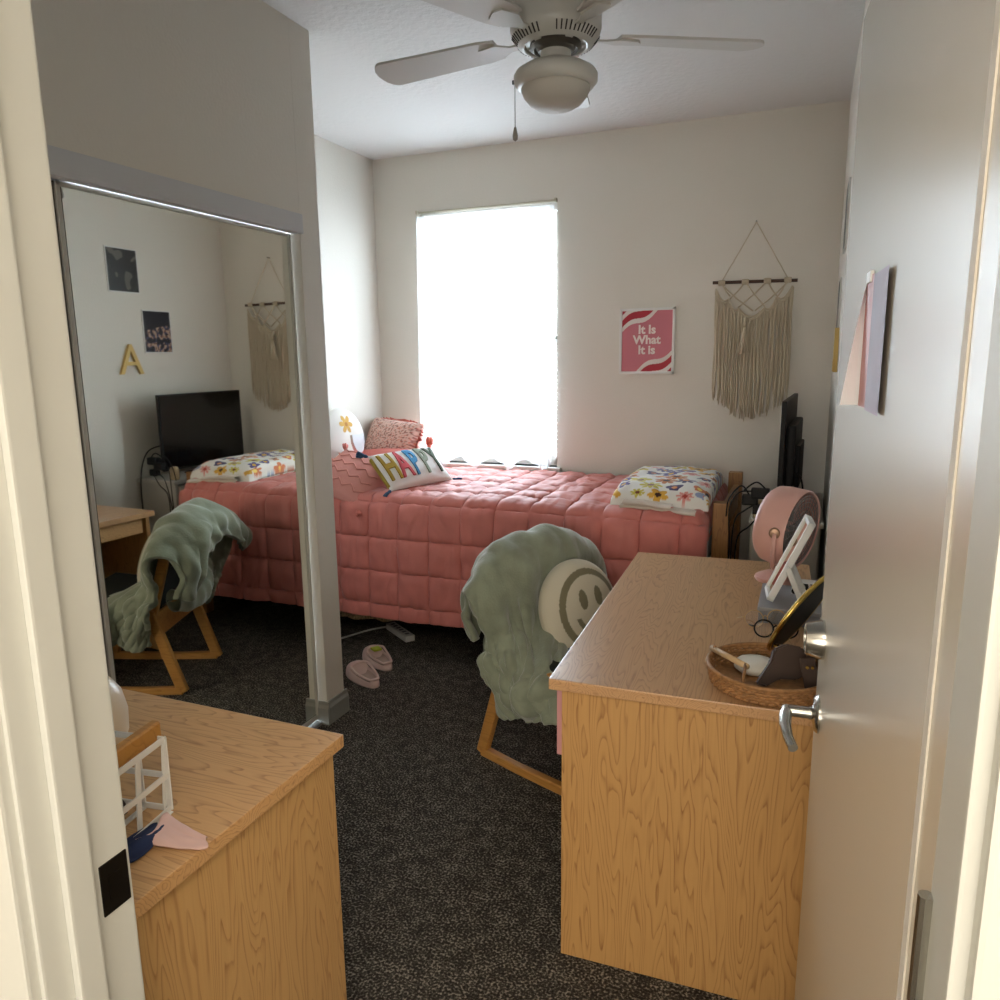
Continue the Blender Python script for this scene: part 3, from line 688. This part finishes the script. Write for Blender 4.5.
G=[ # blanket control points, chair frame: columns across the back, rows back hem -> over top -> front hem
[(-.02,-.25,.47),(-.05,-.25,.54),(-.05,-.25,.60),(-.02,-.275,.665),(.05,-.33,.68),(.08,-.32,.62),(.08,-.27,.52),(.09,-.32,.44),(.10,-.30,.34),(.12,-.25,.25)],
[(-.08,-.17,.46),(-.10,-.18,.56),(-.09,-.19,.66),(-.02,-.21,.745),(.06,-.24,.75),(.11,-.235,.66),(.13,-.22,.53),(.17,-.29,.44),(.18,-.31,.33),(.20,-.27,.24)],
[(-.10,-.08,.62),(-.12,-.09,.68),(-.10,-.11,.755),(-.01,-.12,.82),(.08,-.12,.80),(.12,-.12,.70),(.13,-.13,.56),(.24,-.25,.46),(.26,-.31,.35),(.28,-.28,.25)],
[(-.11,.03,.665),(-.12,.03,.71),(-.10,.03,.785),(.0,.03,.845),(.08,.03,.81),(.11,.03,.70),(.11,.01,.56),(.30,-.22,.455),(.33,-.31,.38),(.37,-.28,.28)],
[(-.12,.17,.67),(-.12,.17,.72),(-.10,.18,.785),(.0,.19,.842),(.08,.20,.80),(.10,.20,.70),(.09,.18,.56),(.24,-.02,.462),(.40,-.20,.445),(.46,-.275,.33)],
[(-.14,.31,.60),(-.14,.32,.66),(-.11,.34,.73),(-.01,.36,.785),(.07,.36,.74),(.09,.34,.66),(.09,.30,.54),(.14,.20,.464),(.28,.06,.462),(.42,-.08,.462)],
[(-.10,.41,.55),(-.12,.44,.60),(-.10,.46,.65),(-.03,.50,.69),(.04,.50,.645),(.07,.46,.57),(.09,.40,.50),(.11,.34,.42),(.13,.31,.36),(.15,.28,.31)],
[(-.06,.47,.53),(-.08,.50,.55),(-.07,.53,.57),(-.04,.55,.59),(.0,.56,.555),(.03,.54,.50),(.05,.47,.42),(.06,.40,.36),(.07,.36,.30),(.08,.33,.26)]]
def crv(P,t):
    n=len(P)-1; x=t*n; i=min(int(x),n-1); t=x-i
    p0=P[max(i-1,0)];p1=P[i];p2=P[i+1];p3=P[min(i+2,n)]
    return .5*((2*p1)+(-p0+p2)*t+(2*p0-5*p1+4*p2-p3)*t*t+(-p0+3*p1-3*p2+p3)*t*t*t)
GV=[[Vector(q) for q in c] for c in G]
def bsurf(a,b): return crv([crv(c,b) for c in GV],a)
def bl_(a,b):
    p=bsurf(a,b); e=.004
    n_=(bsurf(min(1,a+e),b)-bsurf(max(0,a-e),b)).cross(bsurf(a,min(1,b+e))-bsurf(a,max(0,b-e)))
    n_=n_.normalized() if n_.length>1e-9 else Vector((0,0,1))
    low=max(0,min(1,(b-.55)*5)); side=max(0,min(1,(b-.5)*4))*(1-a)
    bk=max(0,min(1,(.32-b)*5))
    f1=1-abs(noise.noise(Vector((a*7+b*2.2,b*4.5-a*3,1.7))))*2.6
    f2=noise.noise(Vector((a*16,b*9,3))); f3=1-abs(noise.noise(Vector((a*4.5,b*3.5+5,2.1))))*2.4
    rid=1-abs(math.sin(a*26+3*math.sin(b*5)+b*4))
    return p-n_*( -.018*f1*(.3+1.0*low+.5*bk) -.011*f2-.018*f3*(.4+low)-.012*low*(1-abs(noise.noise(Vector((a*20-b*14,b*10+a*8,6))))*2.5) +.020*rid*(bk*.8+.1)*.8+.012*rid*low)
gb=MB().grid(bl_,120,150)
PL=mat('sage_plush_fleece',(142,149,128),.95,var=.13,vscale=13,sheen=.7,bump=.5,bscale=130)
# hem roll and the loop showing under the backrest
gbo=gb.build('plush_blanket',PL,smooth=True,M=chM); solid(gbo,.026,1,0)
tag(gbo,'sage green plush blanket draped over the chair back','blanket')
lp=MB()
def loopf(a,b):
    y=-.19+.40*a; s_=math.sin(math.pi*a); t=2*math.pi*b
    return (.02-.05*s_+.035*math.cos(t)+.004*math.sin(a*30),y,.40+.045*(2*a-1)**2+.05*a+.055*math.sin(t)+.004*math.sin(a*23+b*9))
lp.grid(loopf,40,16); lo=lp.build('blanket_loop',PL,None,smooth=True); lo.parent=gbo
# smiley cushion
def smile(x,y,z):
    c=lin((206,198,176)); g=lin((124,118,92)); d=math.hypot(x,y)
    if z>0 and d<.93:
        if .66<d<.79: c=g
        for ex in (-.21,.21):
            if ((x-ex)/.105)**2+((y-.20)/.20)**2<1: c=g
        dm=math.hypot(x,(y+.02)*1.0)
        if .38<dm<.48 and y<-.14: c=g
    return c
cx=mkpillow('smiley_cushion','round cream cushion with a sage smiley face leaning on the chair back',chM@frame((.205,.125,.560),(.10,1,0),(-.30,.03,1)),VC,.39,.39,.16,n=120,round_=True,colfn=smile,cat='cushion')

# ---------------------------------------------------------------- desks
def desk(loc,rz,W,Ln,Ht,top,side,label,drawers=True,mirror_=1):
    "local: x 0..W (W towards wall), y 0..Ln; near end panel at y=0"
    d=tag(empty('desk',loc,rz),label,'desk')
    MB().box((-.030,-.012,Ht-.028),(W,Ln+.012,Ht),.003).build('desktop',top,d)
    MB().box((0,0,0),(W-.01,.022,Ht-.0285),.0015).build('side_panel',side,d)
    MB().box((0,Ln-.022,0),(W-.01,Ln,Ht-.0285),.0015).build('side_panel',side,d)
    MB().box((W-.04,.022,.25),(W-.02,Ln-.022,Ht-.0285)).build('back_panel',side,d)
    return d
dk=desk((-.515,1.640,0),R(2.2),.60,1.245,.765,OAKY,OAKD,'long oak laminate desk beside the open door with vanity things on it')
dr=MB().box((-.021,.03,.545),(.45,.46,.722),.003).build('drawer',mat('mauve_pink_drawer_front',(196,140,140),.5),dk); dr['label']='mauve pink drawer front'
MB().box((-.027,.20,.565),(-.019,.30,.58),.002).build('drawer_pull',CHROME,dr)
MB().box((.0,.47,.655),(.45,1.2,.73),.003).build('apron',OAKX,dk)
dk2=tag(empty('chest',(-1.66,.690,0)),'oak laminate chest in the left foreground holding a white basket','chest')
MB().box((.0,-.008,.737),(.805,.525,.765),.003).build('top',OAKX,dk2)
MB().box((.762,0,0),(.785,.512,.7365),.0015).build('side_panel',OAKV,dk2)
MB().box((.0,0,0),(.023,.512,.7365),.0015).build('side_panel',OAKV,dk2)
MB().box((.023,.0,.0),(.762,.02,.7365)).build('back_panel',OAKV,dk2)
for k in range(3):
    q=MB().box((.026,.06,.03+.236*k),(.759,.514,.255+.236*k),.003).build('drawer',OAKX,dk2)
    MB().box((.34,.514,.14+.236*k),(.44,.526,.155+.236*k),.002).build('drawer_pull',CHROME,q)

# ---------------------------------------------------------------- things on the chest
bs=tag(empty('wire_basket',(-1.165,.742,.7655),R(9)),'white strap basket with wooden rim holding odds and ends','basket')
bw=MB(); x1,x0,y0,y1,hh=.205,-.17,-.028,.10,.140
def strap(p0,p1,wd=.013,n_=(1,0,0)): bw.beam(p0,p1,wd,.003,n_,.0005)
for i in range(3):
    y=y0+(y1-y0)*i/2; strap((x1-.01,y,.006),(x1,y,hh),.011,(0,1,0)); strap((x0,y,.006),(x0,y,hh),.011,(0,1,0))
for i in range(8):
    x=x0+(x1-x0)*i/7; strap((x,y1,.006),(x,y1,hh),.011,(1,0,0)); strap((x,y0,.006),(x,y0,hh),.011,(1,0,0))
for z in (.008,.070,.136):
    strap((x1,y0,z),(x1,y1,z),.011,(0,0,1)); strap((x0,y0,z),(x0,y1,z),.011,(0,0,1)); strap((x0,y1,z),(x1,y1,z),.011,(0,0,1)); strap((x0,y0,z),(x1,y0,z),.011,(0,0,1))
for i in range(8): strap((x0+(x1-x0)*i/7,y0,.002),(x0+(x1-x0)*i/7,y1,.002),.011,(1,0,0))
bw.build('strap_frame',mat('white_enamel_wire',(232,230,224),.4),bs)
MB().beam((x1-.02,y0-.01,hh+.008),(x1-.02,y1+.012,hh+.008),.018,.032,(1,0,0),.003).build('wooden_rim',BEECH,bs)
MB().beam((x0+.02,y0-.01,hh+.008),(x0+.02,y1+.012,hh+.008),.018,.032,(1,0,0),.003).build('wooden_rim',BEECH,bs)
def blob(name,label,cat,c,s,mt,seed,n=20,amp=.25):
    mb=MB()
    def fn(a,b):
        t=2*math.pi*a; p_=math.pi*b; v=Vector((math.cos(t)*math.sin(p_),math.sin(t)*math.sin(p_),-math.cos(p_)))
        k=1+amp*noise.noise(v*1.6+Vector((seed,0,0)))+amp*.4*noise.noise(v*4+Vector((seed,3,0)))
        return (v.x*s[0]*k,v.y*s[1]*k,max(v.z,-.8)*s[2]*k)
    mb.grid(fn,n*2,n)
    o=mb.build(name,mt,smooth=True,loc=(c[0],c[1],c[2]+s[2]*.8),fixn=True); tag(o,label,cat); return o
blob('crumpled_cloth','dark brown crumpled cloth inside the white basket','cloth',(-1.06,.775,.785),(.075,.036,.034),mat('dark_brown_cloth',(58,42,38),.9),1)
blob('cosmetic_tube','silver and white crumpled packet on top in the basket','packet',(-1.07,.762,.850),(.06,.035,.022),mat('silver_white',(200,200,196),.4),5,amp=.35)
blob('navy_pouch','navy blue cloth pouch sticking out under the white basket','pouch',(-.952,.775,.7655),(.026,.060,.009),mat('navy_cloth',(26,42,82),.8),3)
def napk(a,b):
    x=-.955+.10*a; y=.778+.075*b+.03*a; k=.004*noise.noise(Vector((a*3,b*3,1)))
    x+=.01*math.sin(b*5); return (x,y-.045*a*b,.7685+abs(k)+.012*(1-a)**3)
ck=MB().grid(napk,24,18).build('pink_cloth',mat('pale_pink_cloth',(226,188,178),.85),smooth=True); solid(ck,.0022,0,0); tag(ck,'pale pink cloth lying flat on the chest by the basket','cloth')
tag(MB().lathe([(0,0),(.055,0),(.066,.012),(.076,.04),(.078,.08),(.070,.12),(.054,.145),(.040,.152),(.036,.148),(0,.145)],40).build('ceramic_jar',mat('cream_ceramic',(226,212,190),.35),smooth=True,loc=(-1.285,.965,.7655)),'round cream ceramic jar on the chest behind the basket','jar')

# ---------------------------------------------------------------- things on the desk
ZT=.7655
# pink round fan
fM=Matrix.Translation((-.055,2.675,.945))
af=Vector((.90,-.40,-.10)).normalized()
fn_=tag(empty('desk_fan',(-.068,2.675,ZT)),'round pale pink desk fan on a small round base','fan')
PK=mat('pale_pink_plastic',(222,172,160),.35)
zq=af; xq=Vector((0,0,1)).cross(zq).normalized(); yq=zq.cross(xq)
A=Matrix.Identity(4)
for i in range(3): A[i][0]=xq[i]; A[i][1]=yq[i]; A[i][2]=zq[i]
A=Matrix.Translation((.018,0,.192))@A
MB().lathe([(.094,-.060),(.118,-.055),(.131,-.040),(.135,-.01),(.135,.055),(.132,.060),(.127,.056),(.127,-.03),(.094,-.048)],56,0,A).build('housing',PK,fn_,smooth=True,ang=45)
gr=MB()
for rr_ in (.02,.035,.05,.065,.08,.095,.108,.118): gr.tube([(rr_*math.cos(t),rr_*math.sin(t),.058) for t in [2*math.pi*i/40 for i in range(40)]],.0012,5,0,A,True)
for k in range(28):
    t=2*math.pi*k/28; gr.cyl((.02*math.cos(t),.02*math.sin(t),.058),(.121*math.cos(t+.35),.121*math.sin(t+.35),.057),.0010,5,0,A)
gr.lathe([(0,.054),(.022,.054),(.022,.062),(0,.064)],20,0,A)
gr.build('grille',mat('grey_chrome_wire',(150,146,144),.35,.6),fn_)
fbk=MB()
for k in range(5):
    t=2*math.pi*k/5
    fbk.grid(lambda a,b,t=t:tuple(A@Vector(((.02+.09*a)*math.cos(t+(b-.5)*.9),(.02+.09*a)*math.sin(t+(b-.5)*.9),.01+.03*(b-.5)))),6,6)
q=fbk.build('fan_blades',mat('grey_blade_plastic',(120,112,110),.4),fn_,smooth=True); solid(q,.002)
MB().lathe([(0,0),(.068,0),(.072,.006),(.070,.014),(.045,.026),(.02,.030),(0,.031)],40).build('base',PK,fn_,smooth=True,ang=50)
MB().tube([(0,0,.02),(-.004,-.03,.04),(-.012,-.100,.075),(-.012,-.137,.13),(-.010,-.141,.195)],.008,10,0,None,False,[1.1,1,1,1,1]).build('yoke',PK,fn_,smooth=True)
MB().lathe([(0,0),(.018,0),(.018,.010),(.014,.014),(0,.015)],24,0,Matrix.Translation((-.010,-.131,.195))@Matrix.Rotation(R(90),4,'X')).build('knob',mat('bronze_knob',(150,120,98),.3,.7),fn_,smooth=True,ang=40)
# grey box, zebra box, white tilting mirror
GB=tag(empty('grey_storage_box',(-.02,2.335,ZT)),'grey lidded storage box on the desk under the tilted white mirror','box')
MB().box((-.080,-.125,0),(.085,.12,.036),.003).build('body',mat('grey_card',(132,132,136),.5),GB)
MB().box((-.083,-.128,.0365),(.088,.123,.048),.003).build('lid',mat('grey_card_lid',(150,149,150),.5),GB)
zb=MB().grid(lambda a,b:(-.045+.09*a,-.001,.035*b),60,20)
zb.col=[lin((230,226,220)) if math.sin(p[0]*260+6*noise.noise(Vector((p[0]*30,p[2]*30,0))))>0 else lin((22,20,20)) for p in zb.v]
zo=tag(MB().box((-.045,0,0),(.045,.05,.035),.002).build('zebra_box',WHITE,loc=(.030,2.37,ZT+.0485)),'small black and white zebra print box on the grey box','box')
zz=zb.build('zebra_print',VC,zo)
wm=tag(empty('tilting_mirror',(-.078,2.30,ZT+.0485)),'white rectangular tilting mirror standing on the grey box','mirror')
tx=Vector((.115,0,.262)).normalized()
MM=frame((.0,.0,.0),(-.10,.99,0),tuple(tx))   # local x along y-world, local y up the slant
MM=Matrix.Translation((.0,.0,.010))@MM
wf=MB(); W2,H2,T2=.06,.258,.010
wf.box((-W2,0,-T2),(-W2+.010,H2,T2),.003,0,MM).box((W2-.010,0,-T2),(W2,H2,T2),.003,0,MM).box((-W2,0,-T2),(W2,.012,T2),.003,0,MM).box((-W2,H2-.012,-T2),(W2,H2,T2),.003,0,MM)
wf.build('frame',WHITE,wm)
MB().box((-W2+.008,.01,-.004),(W2-.008,H2-.01,.004),0,0,MM).build('glass',MIRROR,wm)
MB().beam((.052,-.068,.11),(.100,-.068,.003),.010,.016,(0,1,0),.002).beam((.052,.068,.11),(.100,.068,.003),.010,.016,(0,1,0),.002).beam((.10,-.068,.006),(.10,.068,.006),.012,.010,(1,0,0),.002).build('prop',WHITE,wm)
MB().cyl((.052,-.076,.112),(.052,-.066,.112),.007,14).build('pivot',WHITE,wm)
# round black mirror with gold rim
bmM=frame((.012,1.965,.888),(.36,.93,0),(.44,-.17,.88))
bm_=tag(empty('round_mirror',M=Matrix.Translation((0.0,1.93,ZT))),'round gold rimmed vanity mirror seen from its black back','mirror')
RM=Matrix.Translation((-.0,-1.93,-ZT))@bmM
RM=RM@Matrix.Rotation(math.pi,4,'X')
MB().lathe([(0,-.005),(.116,-.005),(.118,0),(0,.001)],56,0,RM).build('back_plate',BLACK,bm_,smooth=True,ang=40)
MB().lathe([(0,.0015),(.112,.0015),(.112,.004),(0,.004)],56,0,RM).build('mirror_glass',MIRROR,bm_)
MB().tube([(.119*math.cos(t),.119*math.sin(t),0) for t in [2*math.pi*i/56 for i in range(56)]],.006,8,0,RM,True).build('gold_rim',GOLD,bm_,smooth=True)
MB().tube([(-.035,-.03,.055),(-.03,-.03,.03),(-.015,-.01,.006)],.004,8).lathe([(0,0),(.05,0),(.05,.005),(0,.007)],32,0,Matrix.Translation((-.0,.03,0))).cyl((-.045,-.045,.058),(-.010,-.050,.050),.005,10).build('stand',GOLD,bm_,smooth=True)
# rattan tray
RT=mat('rattan',(156,112,68),.6,var=.3,vscale=70); 
tr=tag(empty('rattan_tray',(-.050,1.785,ZT)),'round woven rattan tray near the front edge of the desk','tray')
bt=MB().lathe([(0,.001),(.128,.001),(.130,.006),(0,.006)],48); bt.build('base',RT,tr)
wv=MB(); NR=44
for lay in range(5):
    rr_=.130+.0018*lay; z=.006+.0075*lay; pts=[]
    for i in range(NR*4):
        t=2*math.pi*i/(NR*4); s_=(1 if lay%2 else -1)*math.sin(NR*t/2*2)*.0028; pts.append(((rr_+s_)*math.cos(t),(rr_+s_)*math.sin(t),z))
    wv.tube(pts,.0042,6,0,None,True)
for k in range(NR*1):
    t=2*math.pi*(k+.25)/NR; wv.cyl((.130*math.cos(t),.130*math.sin(t),.002),(.1385*math.cos(t),.1385*math.sin(t),.040),.0022,6)
wv.tube([(.139*math.cos(t),.139*math.sin(t),.043) for t in [2*math.pi*i/60 for i in range(60)]],.0052,8,0,None,True)
wv.build('woven_rim',RT,tr,smooth=True)
MB().tube([(-.136,.030,.058),(-.045,-.060,.058)],.007,12).build('handle',mat('pale_bamboo',(206,172,128),.45),tr,smooth=True)
MB().tube([(-.130,.034,.035),(-.130,.030,.062),(-.126,.018,.064)],.005,6).build('handle_wrap',RT,tr,smooth=True)
MB().tube([(-.052,-.12,.035),(-.05,-.09,.05),(-.050,-.056,.062)],.004,6).build('handle_wrap',RT,tr,smooth=True)
tag(MB().lathe([(0,0),(.040,0),(.050,.008),(.050,.016),(.042,.024),(.02,.027),(0,.027)],36).build('powder_puff',mat('soft_white_pad',(232,226,214),.8),smooth=True,loc=(-.083,1.835,ZT+.0075)),'round white makeup pad inside the rattan tray','makeup pad')
BR=mat('dark_brown_leather',(62,44,34),.55)
br=tag(empty('brown_leather_case',(-.0,1.80,ZT+.008)),'dark brown leather folded case lying in the rattan tray','case')
def lens(cx_,cz_,wd,ht,tilt): 
    return [(cx_+wd*math.cos(t)*(1 if math.cos(t)>0 else 1.0),cz_+ht*math.sin(t)) for t in [2*math.pi*i/28 for i in range(28)]]
Mv=Matrix.Translation((-.012,-.03,.045))@Matrix.Rotation(R(18),4,'Z')@Matrix.Rotation(R(68),4,'X')
MB().prism([(-.072,-.040),(-.05,-.046),(-.02,-.028),(.02,-.03),(.05,-.01),(.055,.02),(.035,.045),(.0,.052),(-.028,.040),(-.036,.012),(-.055,-.015)],-.012,.012,0,Mv,.004).build('pouch',BR,br,smooth=True,ang=30)
MB().beam((.030,-.060,.085),(.050,-.085,.004),.034,.006,(1,.3,0),.002).beam((.028,-.056,.09),(.095,-.02,.105),.024,.006,(0,0,1),.002).build('strap',BR,br)
MB().cyl((.032,-.070,.066),(.032,-.074,.066),.0035,10).cyl((.043,-.066,.066),(.043,-.071,.066),.0035,10).build('rivets',GOLD,br)
# glasses
def glasses(name,label,M,mt,rad,wr_):
    g=empty(name,M=M); tag(g,label,'glasses')
    mb=MB()
    for sx in (-1,1): mb.tube([(sx*.032+rad*math.cos(t),0,rad*1.0+rad*.92*math.sin(t)+.002) for t in [2*math.pi*i/28 for i in range(28)]],wr_,7,0,None,True)
    mb.tube([(-.032+rad-.001,0,rad*1.2),(0,0,rad*1.45),(.032-rad+.001,0,rad*1.2)],wr_,6)
    mb.build('rims',mt,g,smooth=True)
    for sx in (-1,1): MB().tube([(sx*(.032+rad),0,rad*1.3),(sx*(.034+rad),.02,rad*1.25),(sx*(.030+rad),.11,rad*1.1),(sx*(.026+rad),.13,rad*.2)],wr_,6).build('temple',mt,g,smooth=True)
    MB().lathe([(0,-.0005),(rad,-.0005),(rad,.0005),(0,.0005)],24,0,Matrix.Translation((-.032,0,rad+.002))@Matrix.Rotation(R(90),4,'X')).lathe([(0,-.0005),(rad,-.0005),(rad,.0005),(0,.0005)],24,0,Matrix.Translation((.032,0,rad+.002))@Matrix.Rotation(R(90),4,'X')).build('lenses',GLASS,g)
    return g
glasses('eyeglasses','gold wire round eyeglasses on the desk in front of the grey box',Matrix.Translation((-.075,2.165,ZT))@Matrix.Rotation(R(20),4,'Z')@Matrix.Rotation(R(-20),4,'X'),mat('gold_wire',(200,168,120),.3,.8),.026,.0013)
glasses('eyeglasses','black framed eyeglasses on the desk beside the round mirror',Matrix.Translation((-.045,2.09,ZT))@Matrix.Rotation(R(12),4,'Z')@Matrix.Rotation(R(-15),4,'X'),BLACK,.025,.0024)

# ---------------------------------------------------------------- floor things
SLP=mat('pale_pink_foam',(216,188,180),.7)
def slipper(M,label):
    Ls,Ws=.275,.058; mb=MB(); n1,n2=60,36
    def hw(l): return Ws*(math.sin(math.pi*min(max(l,.0),1))**.42)*(.86+.22*l)
    def fn(a,b):
        l=.5-.5*math.cos(math.pi*a); mm=-math.cos(math.pi*b); 
        y=hw(l)*mm; am=abs(mm)
        wall=max(0,1-am**6)**.5
        # openness: heel end (l small)
        rim=.026+.034*l
        dome=.032+.044*math.sin(math.pi*min(1,max(0,(l-.15)/.85)))
        endt=max(0,1-abs(2*l-1)**10)**.5
        op=1/(1+math.exp((l-.62)*46)); inside=1/(1+math.exp((am-.76)*40))/(1+math.exp(-(l-.10)*110))
        z=(rim*(1-inside)+.009*inside)*op + dome*(.45+.55*max(0,1-am*am)**.5)*(1-op)
        return (l*Ls,y,.004+z*wall*endt)
    mb.grid(fn,n1,n2)
    k=len(mb.v); mb.v+=[(p[0],p[1],0.0) for p in mb.v[:k]]
    nn=n2+1
    edge=[i*nn for i in range(n1+1)]+[n1*nn+j for j in range(1,nn)]+[i*nn+n2 for i in range(n1-1,-1,-1)]+[j for j in range(n2-1,0,-1)]
    for q in range(len(edge)):
        a_,b_=edge[q],edge[(q+1)%len(edge)]; mb.f.append((a_,b_,k+b_,k+a_)); mb.mi.append(0)
    o=empty('slipper',M=M); tag(o,label,'slipper','pale pink slippers by the bed')
    mb.build('foam_body',SLP,o,smooth=True)
    rp=[]
    for i in range(15):
        l=.60-.53*math.sin(math.pi/2*i/14); rp.append((l*Ls,hw(l)*.80,.008+(.026+.034*l)+.010*max(0,(l-.4)/.2)))
    rp+= [(p[0],-p[1],p[2]) for p in rp[::-1]]
    rp+= [((.60+.05*math.cos(t))*Ls,hw(.62)*.74*math.sin(t),.062+.010*math.cos(t)) for t in (-1.1,-.55,0,.55,1.1)]
    MB().tube(rp,.0062,8,0,None,True).build('collar',SLP,o,smooth=True)
    q=MB().grid(lambda a,b:((.09+.52*a)*Ls,hw(.09+.52*a)*.70*(2*b-1),.0165+.012*(2*b-1)**4),16,12).build('insole',mat('shaded_cream_insole',(176,152,140),.9),o,smooth=True); q['label']='cream insole, colour darkened as shade'  # insole colour darkened to stand for the shadow inside the opening
    return o
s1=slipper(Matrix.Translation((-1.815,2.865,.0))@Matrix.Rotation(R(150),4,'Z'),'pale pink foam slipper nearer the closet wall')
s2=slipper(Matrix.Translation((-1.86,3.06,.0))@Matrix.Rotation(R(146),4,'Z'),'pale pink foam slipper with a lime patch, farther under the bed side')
MB().box((.125,-.022,.063),(.175,.022,.0725),.003).build('lime_patch',mat('lime_patch',(176,184,50),.6),s2)
ps=tag(empty('power_strip',(-2.06,3.52,0),R(-125)),'white power strip on the carpet under the bed','power strip')
MB().box((-.028,-.13,0),(.028,.13,.034),.005).build('body',mat('white_strip_plastic',(216,214,210),.4),ps)
so=MB()
for k in range(6): so.box((-.012,-.105+.037*k,.0335),(.012,-.085+.037*k,.0348))
so.build('sockets',mat('socket_grey',(110,110,112),.5),ps)
pc=MB().tube(cable([(-2.165,3.594,.012),(-2.25,3.50,.010),(-2.36,3.30,.006),(-2.50,3.22,.006)]),.005,6).build('power_cord',mat('white_cord',(206,204,200),.5),smooth=True)
pc.parent=ps; pc.matrix_parent_inverse=(Matrix.Translation((-2.06,3.52,0))@Matrix.Rotation(R(-125),4,'Z')).inverted()
